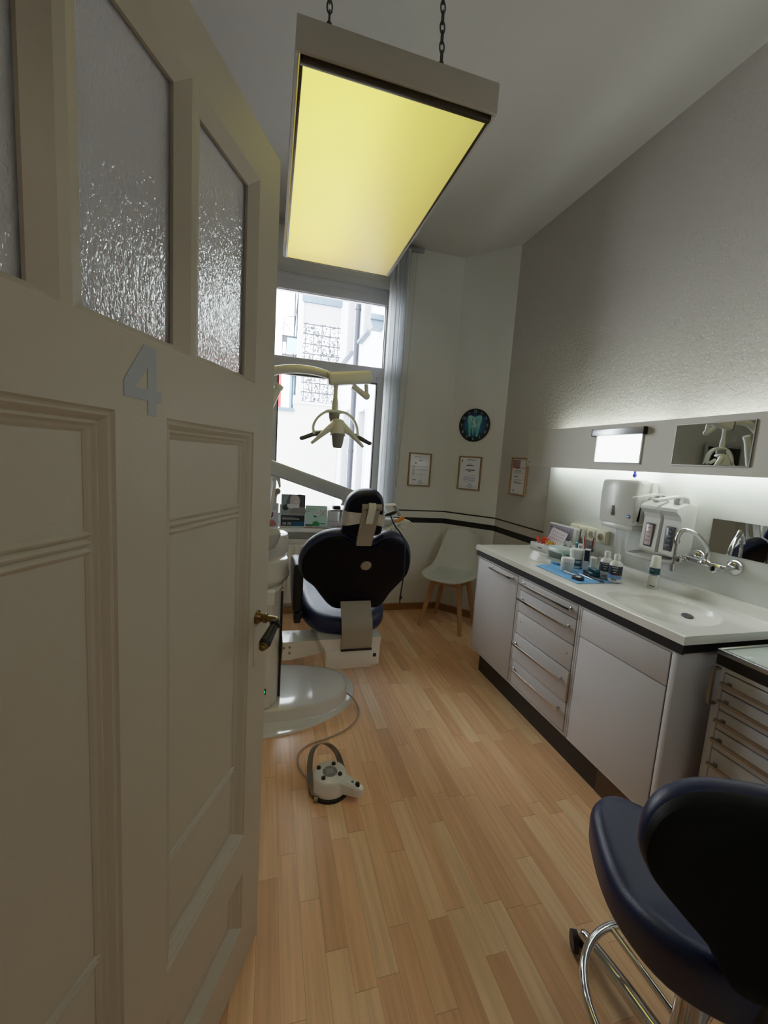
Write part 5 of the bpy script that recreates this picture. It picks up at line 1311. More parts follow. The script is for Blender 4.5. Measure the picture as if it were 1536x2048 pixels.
# spray bottle
x, y = 1.806, 1.520
t = thing('spray_bottle', 'slim clear and white pump bottle with teal band behind the sink', 'bottle', (x, y, Z0))
b = lathe_at([(0, 0), (.021, 0), (.0225, .003), (.0225, .058), (.021, .062), (0, .062)], x, y); bd_ = part('clear_base', b, mat('cloudy_clear_plastic', (204, 202, 196), .2), t)
b = lathe_at([(0, .0625), (.0225, .0625), (.0225, .108), (0, .108)], x, y); up = part('upper_body', b, M_BOT, t)
b = lathe_at([(0, .1085), (.0215, .1085), (.0195, .158), (.0175, .162), (0, .1625)], x, y); part('cap', b, mat('cream_white_cap', (222, 220, 208), .35), t)
b = MB(); wrap(b, x, y, .0231, Z0 + .072, Z0 + .104, math.radians(150), math.radians(290), 20); part('teal_band', b, mat('deep_teal_band', (14, 62, 72), .4), up)
b = MB(); wrap(b, x, y, .0236, Z0 + .090, Z0 + .096, math.radians(180), math.radians(215), 8); part('lettering', b, M_GREYINK, up)
b = MB(); wrap(b, x, y, .0231, Z0 + .066, Z0 + .070, math.radians(170), math.radians(250), 12); part('lettering', b, M_GREYINK, up)
b = MB(); wrap(b, x, y, .0231, Z0 + .014, Z0 + .018, math.radians(180), math.radians(245), 12); part('lettering', b, M_INK, bd_)
# grey cup with toothbrushes
MM = Matrix.Translation((1.905, 2.03, Z0)) @ Matrix.Rotation(math.radians(0), 4, 'Z')
x, y = 1.835, 2.00
t = thing('grey_cup', 'square grey holder cup full of sticks by the sockets', 'cup', (x, y, Z0))
b = MB()
for x0, x1, y0, y1 in ((-.04, .04, -.055, -.052), (-.04, .04, .052, .055), (-.04, -.037, -.052, .052), (.037, .04, -.052, .052)): b.box(x + x0, x + x1, y + y0, y + y1, Z0, Z0 + .078, .001)
b.box(x - .037, x + .037, y - .052, y + .052, Z0, Z0 + .004); part('cup', b, mat('light_grey_cup', (176, 174, 172), .4), t)
def brush(nm, p0, p1, m1, m2, label):
    t = thing('toothbrush', label, 'toothbrush', p0, group='toothbrushes in the grey cup'); p0, p1 = V(p0), V(p1); u = p1 - p0
    b = MB(); b.tube([p0, p0 + u * .5, p0 + u * .82], (.0052, .0034), 8, 4); hnd = part('handle', b, m1, t)
    b = MB(); b.tube([p0 + u * .82, p1], .0042, 8, 1); q = p1 - u * .05; b.box(q.x - .012, q.x - .002, q.y - .004, q.y + .004, q.z - .014, q.z + .012, .001); part('brush_head', b, m2, t)
M_RED = mat('red_plastic', (176, 40, 44), .35)
brush('a', (1.845, 2.005, Z0 + .011), (1.875, 2.092, Z0 + .185), M_RED, M_JAR, 'white and red toothbrush leaning left in the grey cup')
brush('b', (1.83, 2.005, Z0 + .011), (1.86, 2.075, Z0 + .165), M_JAR, M_JAR, 'white toothbrush standing upright in the grey cup')
brush('c', (1.84, 1.985, Z0 + .011), (1.885, 2.005, Z0 + .188), mat('wine_red_plastic', (110, 30, 40), .35), M_JAR, 'dark red toothbrush leaning right in the grey cup')
b = MB(); MM = Matrix.Translation((1.828, 1.991, Z0 + .076)) @ Matrix.Rotation(.35, 4, 'Y') @ Matrix.Rotation(.5, 4, 'X'); b.box(-.006, .006, -.030, .022, -.03, .034, .003, 2, MM); solo('black_holder', b, M_BLACK, 'black plastic piece tilted in the right of the grey cup', 'holder', (1.822, 1.975, Z0 + .05))
b = MB(); MM = Matrix.Translation((1.814, 2.032, Z0 + .052)) @ Matrix.Rotation(.1, 4, 'Y') @ Matrix.Rotation(-.1, 4, 'X'); b.box(-.001, .001, -.019, .019, -.046, .060, 0, 2, MM); cd_o = solo('white_card', b, M_PAPER, 'white printed card standing in the left of the grey cup', 'card', (1.814, 2.032, Z0 + .05))
b = MB(); b.box(-.0016, -.0011, -.012, .008, .02, .048, 0, 2, MM); part('card_print', b, M_GREYINK, cd_o)
# white kit box with open lid, purple inside
kb = thing('kit_box', 'open white kit box with purple-grey lid lining at the far end', 'box', (1.80, 2.33, Z0))
b = MB(); b.box(1.752, 1.882, 2.245, 2.432, Z0, Z0 + .046, .003); ct = part('tray', b, mat('white_box_plastic', (214, 212, 216), .4), kb)
b = MB()
for k in range(5): b.cyl((1.772, 2.265 + .036 * k, Z0 + .0462), (1.772, 2.265 + .036 * k, Z0 + .048), .0085, .0085, 16)
part('burr_holes', b, mat('violet_grey_inlay', (112, 102, 132), .5), ct)
b = MB(); b.text('magma', .017, Matrix.Translation((1.7516, 2.325, Z0 + .022)) @ Matrix.Rotation(-PI / 2, 4, 'Z') @ Matrix.Rotation(PI / 2, 4, 'X'), .0003); part('box_lettering', b, M_INK, ct)
MM = Matrix.Translation((1.880, 2.30, Z0 + .05)) @ Matrix.Rotation(.10, 4, 'Y')
b = MB(); b.box(-.004, .026, -.145, .145, 0, .135, .014, 4, MM); lid = part('lid', b, mat('white_lid_plastic', (214, 214, 210), .35), kb)
b = MB(); b.box(-.0058, -.004, -.110, .128, .006, .125, .0005, 2, MM); ln_ = part('lid_lining', b, mat('mauve_grey_lining', (150, 140, 160), .5), lid)
b = MB()
for r in range(3):
    for k in range(7):
        if r == 0: b.box(-.0066, -.0058, .07 - .026 * k, .072 - .026 * k, .075, .112, 0, 2, MM)
        else: b.box(-.0066, -.0058, .068 - .026 * k, .074 - .026 * k, .066 - .020 * r, .072 - .020 * r, 0, 2, MM)
b.box(-.0066, -.0058, .085, .112, .100, .107, 0, 2, MM); part('lining_print', b, M_DGREY, ln_)
b = MB(); MM2 = Matrix.Translation((1.833, 2.30, Z0 + .060)) @ Matrix.Rotation(.35, 4, 'Y') @ Matrix.Rotation(.12, 4, 'X'); b.box(-.0008, .0008, -.085, .075, .0, .095, 0, 2, MM2); ls = solo('leaflet', b, mat('lilac_white_paper', (212, 204, 216), .7), 'pale lilac leaflet leaning in the open kit box', 'leaflet', (1.835, 2.30, Z0 + .05))
b = MB()
for r in range(3):
    for k in range(6): b.box(-.0014, -.0008, .05 - .023 * k, .056 - .023 * k, .07 - .022 * r, .077 - .022 * r, 0, 2, MM2)
part('leaflet_print', b, M_DGREY, ls)
# red and yellow clips in the box
def clips(label, name, m, cx, cy, z, n, seed):
    R_ = random.Random(seed); b = MB()
    for k in range(n):
        p = V((cx + R_.uniform(-.018, .018), cy + R_.uniform(-.03, .03), z)); d = V((R_.uniform(-.5, .3), R_.uniform(-.7, .7), 1)).normalized() * R_.uniform(.03, .052)
        b.ribbon([p, p + d * .5 + V((0, .004, 0)), p + d], (R_.uniform(-1, 1), 1, 0), (.015, .006), .004, 3)
    return solo(name, b, m, label, 'clips', (cx, cy, z))
M_ORR = mat('orange_red_plastic', (216, 62, 26), .35)
R_ = random.Random(4)
def wedge_clip(x, y, z, m, label, grp, a, l=.046):
    t = MB(); u = V((math.cos(a) * .45, math.sin(a) * .55, .85)).normalized(); wv = V((-math.sin(a), math.cos(a), 0))
    p = V((x, y, z)); t.ribbon([p, p + u * l * .5, p + u * l], wv, (.022, .009), .005, 3); t.ribbon([p + u * .004, p + u * l * .5 + wv * .012, p + u * l * .85 + wv * .016], wv, (.010, .004), .004, 3)
    o = solo('wedge_clip', t, m, label, 'clip', (x, y, z)); o['group'] = grp; return o
for k, (dx, dy) in enumerate(((-.022, .035), (-.012, .012), (-.002, .040), (.006, .020), (.012, .045), (-.016, .055), (.016, .0))):
    wedge_clip(1.805 + dx, 2.335 + dy, Z0 + .0465, M_ORR, 'orange-red plastic wedge in the cluster on the kit box', 'orange-red wedges on the kit box', 2.4 + 1.1 * k)
for k, (dx, dy) in enumerate(((-.012, .0), (.006, -.012), (-.004, -.026))):
    wedge_clip(1.795 + dx, 2.285 + dy, Z0 + .0465, mat('amber_plastic_%d' % k, (226, 170, 34), .35), 'amber yellow plastic wedge beside the orange-red wedges', 'amber wedges on the kit box', .6 + 1.9 * k, .036)
# clear goggles
gg = thing('safety_goggles', 'clear plastic safety goggles lying at the worktop front edge', 'goggles', (1.565, 2.075, Z0))
M_CLR = mat('clear_goggle_plastic', (232, 234, 230), .12, trans=.0, alpha=.2, coat=.15)
def gog(u, v):
    a = PI * (.06 + .88 * u); r = .085 - .022 * v
    return V((1.575 - r * .62 * math.sin(a) - .006 * math.sin(3 * a), 2.07 + r * math.cos(a), Z0 + .004 + .052 * v * (1 - .30 * (2 * u - 1) ** 2) ))
b = MB(); b.grid(gog, 28, 8, .0018); part('lens', b, M_CLR, gg)
b = MB(); b.tube([gog(k / 14, 1) for k in range(15)], .0025, 8, 2); b.tube([gog(k / 14, 0) + V((0, 0, .001)) for k in range(15)], .002, 8, 2); part('rim', b, mat('frosted_clear_rim', (206, 208, 204), .15, alpha=.6, coat=.5), gg)
for s in (1, -1):
    b = MB(); b.ribbon([gog(0 if s > 0 else 1, .7), gog(0 if s > 0 else 1, .7) + V((.05, .006 * s, -.005)), gog(0 if s > 0 else 1, .7) + V((.10, -.006 * s, -.010))], (0, 0, 1), (.016, .008), .002, 4); part('temple', b, M_CLR, gg)
# green-grey tub with translucent lid
tb_ = thing('plastic_tub', 'translucent green-grey plastic tub with pale lid between box and jars', 'tub', (1.745, 2.115, Z0))
tubo = oval([(1.70, 2.06), (1.70, 2.17), (1.73, 2.195), (1.79, 2.19), (1.81, 2.16), (1.805, 2.06), (1.785, 2.035), (1.725, 2.035)], 4)
b = MB(); b.rings2d(tubo, [(.012, 0, Z0), (.012, 1, Z0), (.010, 1, Z0 + .004), (0, 1, Z0 + .044), (0, 0, Z0 + .044)], XY); part('tub_body', b, mat('dark_green_grey_plastic', (84, 98, 94), .3), tb_)
b = MB(); b.rings2d(tubo, [(0, 0, Z0 + .0445), (-.006, 1, Z0 + .0445), (-.007, 1, Z0 + .060), (0, 1, Z0 + .070), (.012, 1, Z0 + .072), (0, 0, Z0 + .075)], XY); ld = part('tub_lid', b, mat('milky_mint_plastic', (182, 200, 196), .3), tb_)
b = MB(); b.box(1.6925, 1.700, 2.125, 2.155, Z0 + .047, Z0 + .058, .003); part('latch', b, M_DGREY, ld)
b = MB(); b.box(1.70, 1.718, 2.03, 2.048, Z0 + .005, Z0 + .05, .003); part('green_corner', b, mat('mint_green_plastic', (116, 172, 130), .35), tb_)
# clear film bag and small blue item behind the tub
b = MB(); b.grid(lambda u, v: V((1.80 + .05 * v, 2.20 - .10 * u, Z0 + .076 + .03 * math.sin(PI * u) * math.sin(PI * v) + .006 * math.sin(14 * u + 9 * v))), 14, 10)
solo('clear_bag', b, mat('crumpled_clear_film', (226, 228, 226), .15, alpha=.35, coat=.5), 'crumpled clear film bag lying on the tub', 'bag', (1.82, 2.15, Z0 + .08))
t = thing('dark_tool', 'dark curved tool with pale blue end standing behind the tub', 'tool', (1.88, 2.10, Z0))
b = MB(); b.tube([(1.87, 2.135, Z0 + .010), (1.875, 2.13, Z0 + .06), (1.878, 2.11, Z0 + .085), (1.88, 2.085, Z0 + .075), (1.882, 2.075, Z0 + .03), (1.882, 2.075, Z0 + .009)], .009, 10, 6); part('curved_body', b, M_BLACK, t)
b = MB(); b.ell((1.873, 2.132, Z0 + .092), .011, .011, .012); b.cyl((1.874, 2.131, Z0 + .06), (1.873, 2.132, Z0 + .086), .009, .009, 12); part('pale_end', b, mat('pale_cyan_plastic', (128, 196, 214), .35), t)
# pen, instruments, black dish
t = thing('blue_pen', 'short bright blue pen at the far corner of the napkin', 'pen', (1.60, 1.97, Z1))
b = MB(); b.cyl((1.602, 2.004, Z1 + .007), (1.601, 1.945, Z1 + .007), .0075, .0075, 12); part('barrel', b, mat('cyan_blue_pen', (26, 136, 196), .35), t)
b = MB(); b.cyl((1.601, 1.945, Z1 + .007), (1.601, 1.925, Z1 + .0065), .0072, .003, 12); part('tip', b, mat('deep_cyan_tip', (22, 108, 160), .35), t)
t = thing('dental_probe', 'slim steel dental instrument lying across the napkin', 'dental instrument', (1.58, 1.72, Z1))
b = MB(); b.cyl((1.583, 1.765, Z1 + .004), (1.575, 1.675, Z1 + .004), .0038, .0038, 10); part('handle', b, M_ALU, t)
b = MB(); b.tube([(1.583, 1.765, Z1 + .004), (1.585, 1.782, Z1 + .004), (1.588, 1.795, Z1 + .010)], (.0028, .001), 8, 4); b.tube([(1.575, 1.675, Z1 + .004), (1.573, 1.655, Z1 + .004), (1.570, 1.644, Z1 + .007)], (.0028, .001), 8, 4); part('working_tip', b, M_STEEL, t)
t = thing('dark_spatula', 'flat dark instrument lying on the napkin in front of the bottles', 'dental instrument', (1.60, 1.66, Z1))
b = MB(); b.box(-.006, .006, -.05, .05, 0.0005, .006, .002, 2, Matrix.Translation((1.608, 1.675, Z1)) @ Matrix.Rotation(-.12, 4, 'Z')); part('handle', b, M_DGREY, t)
b = MB(); b.box(-.012, .012, -.018, .018, .0005, .004, .001, 2, Matrix.Translation((1.604, 1.632, Z1)) @ Matrix.Rotation(-.4, 4, 'Z')); part('blade', b, M_BLACK, t)
t = thing('white_applicator', 'white plastic applicator stick lying beside the small jar', 'applicator', (1.53, 1.77, Z1))
b = MB(); b.tube([(1.525, 1.800, Z1 + .006), (1.528, 1.77, Z1 + .005), (1.535, 1.72, Z1 + .0045)], (.006, .0035), 10, 4); part('stick', b, M_JAR, t)
b = MB(); b.tube([(1.535, 1.715, Z1 + .0045), (1.537, 1.700, Z1 + .0045)], .0042, 8, 1); part('end', b, M_DGREY, t)
t = thing('black_dish', 'small black dish holding white cotton at the napkin front', 'dish', (1.497, 1.668, Z1))
MM = Matrix.Translation((1.500, 1.670, Z1)) @ Matrix.Rotation(.12, 4, 'Z')
b = MB(); b.box(-.017, .017, -.023, .023, 0, .003, 0, 2, MM)
for x0, x1, y0, y1 in ((-.017, -.015, -.023, .023), (.015, .017, -.023, .023), (-.015, .015, -.023, -.021), (-.015, .015, .021, .023)): b.box(x0, x1, y0, y1, 0, .016, .0005, 2, MM)
part('tray', b, M_BLACK, t)
b = MB()
for x, y, r in ((.004, -.004, .009), (-.004, -.012, .007), (.003, .009, .007)): b.ell((x, y, .011), r, r * 1.2, r * .8, 12, 8, MM)
part('cotton', b, M_PAPER, t)
b = MB(); b.ell((1.60, 1.838, Z1 + .010), .010, .013, .008); solo('clear_capsule', b, mat('clear_blueish_plastic', (176, 206, 226), .1, coat=.6), 'tiny clear capsule on the napkin right of the small jar', 'capsule', (1.60, 1.838, Z1))

# ------------------------------------------------------------------ things on the window sill (z .808)
S0 = .8085
def stand_panel(name, label, cat, x0, x1, y, h, m, depth=.05, lean=.06):
    t = thing(name, label, cat, ((x0 + x1) / 2, y, S0)); MM = Matrix.Translation(((x0 + x1) / 2, y, S0)) @ Matrix.Rotation(-lean, 4, 'X')
    b = MB(); w_ = (x1 - x0) / 2; b.box(-w_, w_, 0, .003, 0.001, h, 0, 2, MM); pnl = part('card', b, m, t)
    b = MB(); b.prism([(.003, h * .7), (depth, .0005), (depth - .003, .0005), (.003, h * .66)], lambda y_, z, q: MM @ V((q, y_, z)) if False else V(((x0 + x1) / 2 + q, y + y_ + .05 * z * 0, S0 + z)), -w_ * .5, w_ * .5); part('strut', b, M_PAPER, t)
    return t, pnl, MM, w_
def rect(b, MM, x0, x1, z0, z1, d=-.0008): return b.box(x0, x1, d, d + .0006, z0, z1, 0, 2, MM)
t, p_, MM, w_ = stand_panel('brochure_display', 'dark upright brochure display with grey photo and blue corner', 'brochure', .100, .306, 3.66, .278, mat('grey_green_display', (140, 158, 162), .3))
b = MB(); rect(b, MM, -w_, w_, .001, .095); part('dark_panel', b, mat('near_black_print', (34, 36, 42), .35), p_)
b = MB(); rect(b, MM, -.01, w_, .002, .040, -.0014); part('blue_corner', b, mat('petrol_blue_print', (18, 84, 118), .35), p_)
# abstract grey portrait: face oval, hair, arm
M_FACE = mat('grey_skin_tone', (196, 188, 192), .45); M_HAIR = mat('grey_hair_tone', (92, 94, 98), .45)
def blob(pts, m, nm, d=-.0013, par=None):
    b = MB(); b.prism(oval(pts, 5), lambda x, z, h: MM @ V((x, h, z)), d, d + .0005); return part(nm, b, m, par or p_)
blob([(.03, .275), (.09, .275), (.1, .26), (.1, .15), (.07, .14), (.045, .17), (.03, .2)], mat('dark_background_tone', (62, 60, 62), .45), 'photo_shadow', -.0010)
blob([(-.03, .262), (-.035, .22), (-.02, .175), (.01, .158), (.035, .17), (.055, .205), (.05, .25), (.02, .272)], M_FACE, 'photo_face')
blob([(-.05, .24), (-.035, .272), (-.02, .275), (-.028, .24), (-.03, .20), (-.055, .185), (-.062, .20)], M_HAIR, 'photo_hair', -.0016)
blob([(-.02, .145), (.02, .165), (.1, .165), (.1, .105), (-.01, .10), (-.025, .12)], mat('grey_arm_tone', (136, 130, 128), .45), 'photo_arm', -.0012)
blob([(.008, .222), (.03, .218), (.044, .224), (.034, .210), (.02, .208)], M_PAPER, 'photo_smile', -.0020)
b = MB(); MMc = MM @ Matrix.Translation((-.066, 0, .163)) @ Matrix.Rotation(PI / 2, 4, 'X'); b.cyl((-.066, -.0012, .163), (-.066, -.0018, .163), .027, .027, 28)
b = MB(); b.prism([(-.066 + .026 * math.cos(k * PI / 14), .163 + .026 * math.sin(k * PI / 14)) for k in range(28)], lambda x, z, h: MM @ V((x, h, z)), -.0020, -.0010); part('round_badge', b, mat('dark_blue_badge', (30, 40, 58), .4), p_)
b = MB(); TXm = MM @ Matrix.Translation((-.092, -.0016, .077)) @ Matrix.Rotation(PI / 2, 4, 'X'); b.text('Sagen Sie \u201eJa\u201c zu', .0155, TXm, .0003, 'LEFT')
for x0, x1, z in ((-.092, .055, .058), (-.09, .06, .106), (-.09, .085, .098)): rect(b, MM, x0, x1, z, z + (.009 if z < .08 else .003), -.0016)
for x0, x1 in ((-.088, -.056), (-.046, -.014)):
    for z in (.012, .020, .028): rect(b, MM, x0, x1, z, z + .005, -.0016)
rect(b, MM, -.088, -.05, .245, .247, -.0012); part('lettering', b, M_LGREY, p_)
t, p_, MM, w_ = stand_panel('green_box_card', 'mint green tooth care display card standing right of the dark brochure', 'brochure', .309, .504, 3.665, .186, mat('mint_green_card', (196, 228, 221), .4), .04, .05)
blob([(-.02, .043), (.018, .043), (.03, .006), (-.032, .006)], mat('leaf_green_print', (44, 132, 74), .4), 'green_cup')
blob([(-.026, .093), (-.015, .098), (.018, .084), (-.004, .085), (-.008, .070), (-.013, .082)], mat('dark_green_print', (28, 66, 60), .4), 'sprout')
blob([(-.09, .02), (-.03, .016), (-.03, .004), (-.09, .004)], mat('deep_green_print', (30, 110, 60), .4), 'green_band')
b = MB(); b.prism([(.056 + .026 * math.cos(k * PI / 14), .118 + .030 * math.sin(k * PI / 14)) for k in range(28)], lambda x, z, h: MM @ V((x, h, z)), -.0014, -.0008); dsc = part('pale_disc', b, mat('pale_aqua_disc', (200, 216, 216), .4), p_)
b = MB()
for s in (-1, 1): b.ribbon([MM @ V((.056 - .026, -.0018, .118 - .028 * s)), MM @ V((.056 + .026, -.0018, .118 + .028 * s))], (0, 0, 1), .004, .0005, 1)
part('red_cross', b, mat('dull_red_cross', (140, 60, 66), .5), dsc)
b = MB(); b.text('think beautiful!', .0155, MM @ Matrix.Translation((-.112 + .014, -.0014, .154)) @ Matrix.Rotation(PI / 2, 4, 'X'), .0003, 'LEFT')
rect(b, MM, -.09, .0, .138, .140, -.0012); rect(b, MM, -.09, -.055, .128, .131, -.0012); rect(b, MM, .028, .084, .022, .030, -.0012); part('lettering', b, mat('sea_green_print', (40, 128, 118), .5), p_)
# small leaflets on the left of the sill
for k, (x0, x1, y, h, lab, col_) in enumerate(((-.02, .062, 3.675, .255, 'tall pale leaflet at the left end of the sill, behind the pink one', (206, 206, 222)), (-.015, .078, 3.64, .20, 'leaflet with reddish portrait at the left of the sill', (196, 200, 212)))):
    t, p_, MM, w_ = stand_panel('leaflet', lab, 'leaflet', x0, x1, y, h, mat('leaflet_paper_%d' % k, col_, .5), .03, .04)
    if k:
        blob([(-.038, .04), (-.022, .056), (.008, .05), (.026, .03), (.03, .005), (-.038, .005)], mat('brick_pink_print', (176, 106, 102), .5), 'pink_shirt')
        blob([(-.035, .12), (-.02, .135), (.0, .12), (.003, .09), (-.015, .07), (-.032, .085)], mat('brown_head_print', (96, 66, 62), .5), 'portrait_head')
    b = MB(); rect(b, MM, -.03, .03, h - .045, h - .041, -.0012); rect(b, MM, -.03, .015, h - .058, h - .054, -.0012); part('leaflet_print', b, M_BLUEINK, p_)
b = MB(); b.box(.088, .100, 3.65, 3.67, S0, S0 + .19); bb_ = solo('slim_box', b, M_PAPER, 'slim white box edge between leaflets and dark brochure', 'box', (.094, 3.66, S0)); 
# white boxes and loose papers
t = thing('white_box', 'plain white carton on the sill right of the green card', 'box', (.58, 3.70, S0))
b = MB(); b.box(.506, .665, 3.655, 3.75, S0, S0 + .150, .002); bx2 = part('carton', b, mat('bluish_white_carton', (206, 206, 218), .5), t)
b = MB(); b.box(.506, .665, 3.6535, 3.6552, S0 + .050, S0 + .053); part('lid_seam', b, M_GREYINK, bx2)
for k, (x, y, r, w2, l2, cc, lab) in enumerate(((.36, 3.60, .1, .13, .07, (214, 150, 128), 'orange-pink flyer lying flat in front of the green card'), (.44, 3.60, -.15, .15, .08, (206, 212, 212), 'white flyer lying flat in front of the green card'), (.585, 3.61, .08, .12, .07, (200, 204, 212), 'pale flyer lying flat in front of the white box'), (.62, 3.595, -.1, .07, .05, (196, 132, 112), 'small brick red flyer lying on the pale flyer'))):
    b = MB(); MM = Matrix.Translation((x, y, S0 + .001 + .0045 * k)) @ Matrix.Rotation(r, 4, 'Z')
    b.grid(lambda u, v: MM @ V(((u - .5) * w2, (v - .5) * l2, .003 * math.sin(PI * u))), 10, 4, .0012); fl = solo('flyer', b, mat('flyer_paper_%d' % k, cc, .5), lab, 'flyer', (x, y, S0), group='flyers lying on the window sill'); 
    b = MB()
    for q in range(3): b.grid(lambda u, v: MM @ V(((u - .5) * w2 * .7, -l2 * .3 + q * l2 * .25 + v * .006, .003 * math.sin(PI * (.15 + .7 * u)) + .0016)), 8, 1)
    part('flyer_print', b, M_GREYINK, fl)

# ------------------------------------------------------------------ monitor on the left wall (shows in the board mirror)
mo = thing('wall_monitor', 'dark flat monitor with grey rim left of the window, seen in the mirror', 'monitor', (-1.38, 3.66, 1.55))
b = MB(); b.box(-1.63, -1.10, 3.60, 3.635, 1.28, 1.87, .006); part('housing', b, M_LGREY, mo)
b = MB(); b.box(-1.615, -1.115, 3.596, 3.5995, 1.30, 1.835, .001); part('screen', b, mat('dark_screen', (10, 12, 22), .15), mo)
b = MB(); b.box(-1.45, -1.3, 3.635, YB - .0005, 1.5, 1.65, .004); part('wall_mount', b, M_DGREY, mo)

# ------------------------------------------------------------------ outside: courtyard
M_FAC = plaster_mat('white_facade_render', (196, 197, 206), .1, 6)
M_PALE = plaster_mat('cream_courtyard_render', (182, 179, 174), .1, 6)
M_ZINC = mat('grey_blue_zinc', (84, 94, 106), .45, .3, var=.15)
M_PIPE = mat('grey_downpipe', (38, 40, 48), .5)
M_WINR = mat('pale_window_reveal', (150, 150, 156), .7)
nb = thing('neighbour_facade', 'white neighbouring facade with tall windows and grey downpipe outside', 'building', (2.3, 9, -3))
# facade slab with window holes, y 5..13.4
fw = MB(); holes = [(9.15, 9.90, 4.2, 6.2), (11.06, 12.15, 4.2, 6.2), (9.15, 9.90, .55, 2.55), (11.06, 12.15, .55, 2.75)]
yb = [5.0, 9.15, 9.90, 11.06, 12.15, 13.42]
for a, c in zip(yb, yb[1:]):
    hh = sorted([(h[2], h[3]) for h in holes if h[0] == a]); z = -3
    for h0, h1 in hh: fw.box(2.0, 2.5, a, c, z, h0); z = h1
    fw.box(2.0, 2.5, a, c, z, 9)
part('facade_wall', fw, M_FAC, nb)
for y0, y1, z0, z1 in holes:
    f = MB(); f.box(2.14, 2.16, y0, y1, z0, z1); 
    f.box(2.0, 2.14, y1 - .01, y1, z0, z1); w_o = part('window', f, M_WINR, nb)
    g = MB(); 
    for q in range(2):
        hw = (y1 - y0) / 2
        for r in range(2): g.box(2.132, 2.139, y0 + .06 + q * hw, y0 + hw - .03 + q * hw, z0 + .06 + r * (z1 - z0) * .5, z0 + (z1 - z0) * (.47 + .5 * r))
    part('pane', g, mat('pale_reflecting_pane', (110, 118, 128), .15), w_o)
    s = MB(); s.box(1.88, 2.06, y0 - .1, y1 + .1, z0 - .07, z0, .01); part('sill', s, M_ZINC if z0 > 3 else M_FAC, w_o)
    ss_ = MB(); ss_.box(1.985, 2.0, y0 - .16, y0 - .02, z0 - .1, z1); ss_.box(1.985, 2.0, y1 + .02, y1 + .16, z0 - .1, z1); part('surround', ss_, mat('light_surround', (176, 176, 182), .8), w_o)
b = MB(); b.cyl((1.93, 10.34, -3), (1.93, 10.34, 9), .062, .062, 16)
for z in (-1, 1.6, 3.1, 5.0): b.cyl((1.93, 10.34, z), (1.93, 10.34, z + .05), .075, .075, 16)
part('downpipe', b, M_PIPE, nb)
b = MB(); b.box(1.72, 2.0, 7.9, 8.25, 4.05, 4.15, .01); b.prism([(1.78, 3.92), (2.0, 3.92), (2.0, 4.06), (1.72, 4.06)], lambda x, z, h: V((x, h, z)), 7.95, 8.2); part('cornice_bracket', b, M_ZINC, nb)
gt = thing('glass_block_tower', 'stair tower with patterned glass blocks and zinc roof edge outside', 'building', (1.4, 13.6, -3))
b = MB(); b.box(.80, 1.995, 13.44, 14.4, -3, 3.05); b.box(.80, 1.995, 13.44, 14.4, 5.46, 6.05); part('tower_wall', b, mat('grey_tower_render', (160, 160, 166), .8, var=.08), gt)
b = MB(); b.box(.84, 1.995, 13.42, 14.4, 3.05, 5.46); o_ = part('glass_block_panel', b, glass_block_mat(), gt)
b = MB(); b.box(.78, 1.995, 13.38, 14.4, 6.05, 6.75); part('roof_edge', b, M_ZINC, gt)
b = MB(); b.box(.70, .84, 13.40, 13.6, 2.9, 9); part('corner_post', b, M_FAC, gt)
cw = thing('courtyard_wall', 'plain cream courtyard wall with stepped top and zinc coping outside', 'wall', (.4, 13.2, -3))
b = MB(); b.box(-6, .62, 13.0, 13.3, -3, 2.72); b.box(.62, 1.99, 13.0, 13.37, -3, 2.98); part('masonry', b, M_PALE, cw)
b = MB(); b.box(-6, .63, 12.92, 13.35, 2.72, 2.82); part('coping', b, M_ZINC, cw)
b = MB(); b.box(.60, 1.99, 12.95, 13.37, 2.98, 3.05); b.box(.60, .82, 12.93, 13.37, 3.05, 3.2); part('upper_coping', b, M_FAC, cw)
fe = thing('fire_escape', 'steel fire escape with railing and pale blue landing outside', 'fire escape', (.45, 14.2, 0))
M_SCAF = mat('grey_scaffold_steel', (38, 44, 54), .5, .2)
b = MB()
for x in (.60, .68): b.cyl((x, 14.0, 2.0), (x, 14.0, 8.2), .022, .022, 10)
b.cyl((.60, 14.0, 5.2), (.69, 14.0, 6.6), .015, .015, 8); part('pole', b, M_SCAF, fe)
b = MB(); b.box(.24, .69, 13.9, 14.6, 5.10, 5.14); b.box(.24, .69, 13.9, 14.6, 4.55, 4.58); part('landing', b, M_SCAF, fe)
b = MB(); b.box(.38, .70, 13.92, 13.94, 4.62, 5.08); part('blue_panel', b, mat('pale_aqua_panel', (150, 208, 222), .5), fe)
b = MB()
for x in (.24, .36): b.cyl((x, 13.9, 4.58), (x, 13.9, 5.14), .014, .014, 8)
b.tube([(.27, 13.9, 5.14), (.27, 13.9, 5.64), (.45, 13.9, 5.72), (.62, 13.9, 5.74)], .012, 8, 1); b.tube([(.27, 13.9, 5.52), (.62, 13.9, 5.17)], .010, 8, 1); b.tube([(.27, 13.9, 5.42), (.62, 13.9, 5.50)], .008, 8, 1); part('railing', b, M_SCAF, fe)
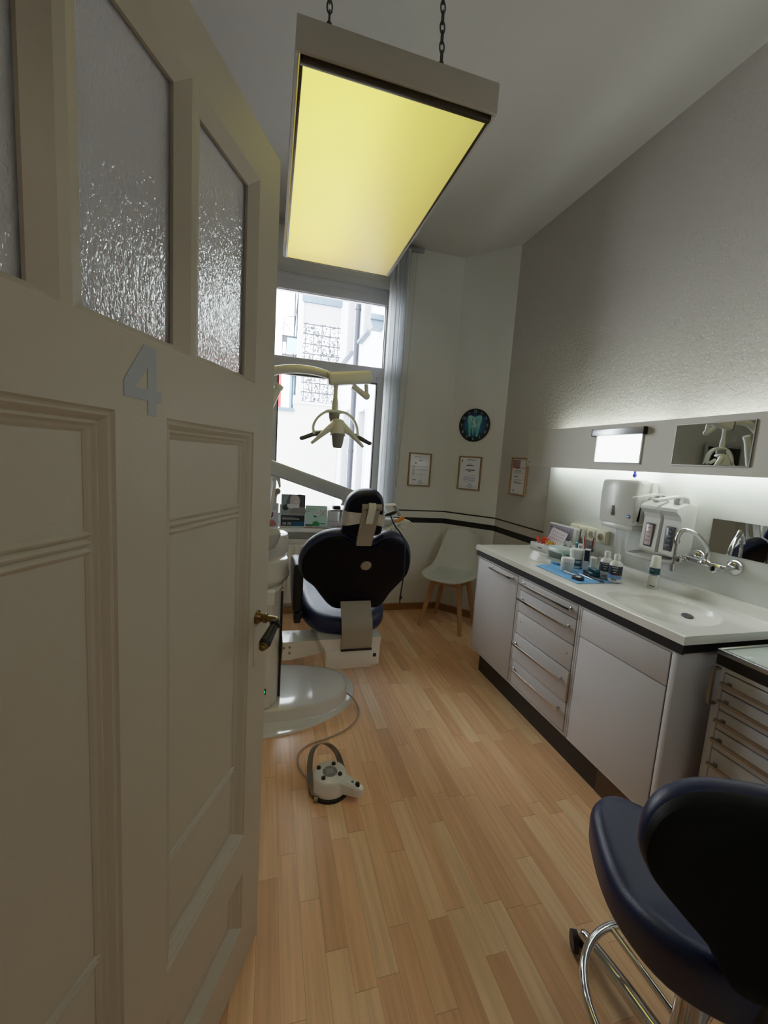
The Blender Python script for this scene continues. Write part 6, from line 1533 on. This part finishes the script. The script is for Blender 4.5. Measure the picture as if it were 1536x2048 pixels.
b = MB()
for k in range(7):
    b.cyl((.44 + .04 * k, 13.95, 3.9), (.44 + .04 * k, 13.95, 4.5), .007, .007, 6); b.cyl((.42, 13.95, 3.95 + .09 * k), (.70, 13.95, 3.95 + .09 * k), .007, .007, 6)
part('lattice', b, M_SCAF, fe)
b = MB(); b.cyl((.60, 14.1, 2.85), (.72, 14.1, 4.1), .05, .05, 8); b.box(.52, .72, 14.1, 14.14, 2.9, 4.2); part('stair_flight', b, mat('pale_blue_steel', (110, 140, 160), .5), fe)
rh = thing('red_house', 'distant red house with a small white window outside', 'building', (0, 30, 0))
b = MB(); b.box(-3.0, .55, 30, 33, -3, 6.9); part('brick_wall', b, mat('red_brick_wall', (200, 60, 64), .8, var=.12, vscale=6), rh)
b = MB(); b.box(.02, .36, 29.94, 30, 5.6, 6.2); wr = part('window_frame', b, M_FAC, rh)
b = MB(); b.box(.07, .31, 29.92, 29.94, 5.65, 6.15); part('pane', b, mat('lilac_pane', (176, 176, 206), .3), wr)
b = MB(); b.box(.55, 1.6, 28, 30, -3, 6.2); solo('distant_block', b, mat('hazy_grey_block', (198, 202, 206), .8, var=.15), 'hazy grey building between red house and glass block tower', 'building', (1.0, 29, -3))
struct('ground_courtyard', MB().box(-12, 8, 4.0, 40, -3.1, -3), mat('courtyard_paving', (150, 148, 144), .9))

# ------------------------------------------------------------------ lights
def area(name, loc, rot, sx_, sy_, power, col_, portal=False):
    l = bpy.data.lights.new(name, 'AREA'); l.shape = 'RECTANGLE'; l.size = sx_; l.size_y = sy_; l.energy = power; l.color = col_
    o = bpy.data.objects.new(name, l); COL.objects.link(o); o.location = loc; o.rotation_euler = rot
    if portal: l.cycles.is_portal = True
    return o
area('window_portal', (.24, 3.96, 1.88), (-PI / 2, 0, 0), 1.56, 2.15, 1, (1, 1, 1), True)
area('hall_fill_light', (.3, -1.0, 2.65), (0, 0, 0), .5, .5, HALL_FILL, (1.0, .90, .76))  # unseen fill light added in the hallway to brighten the door face
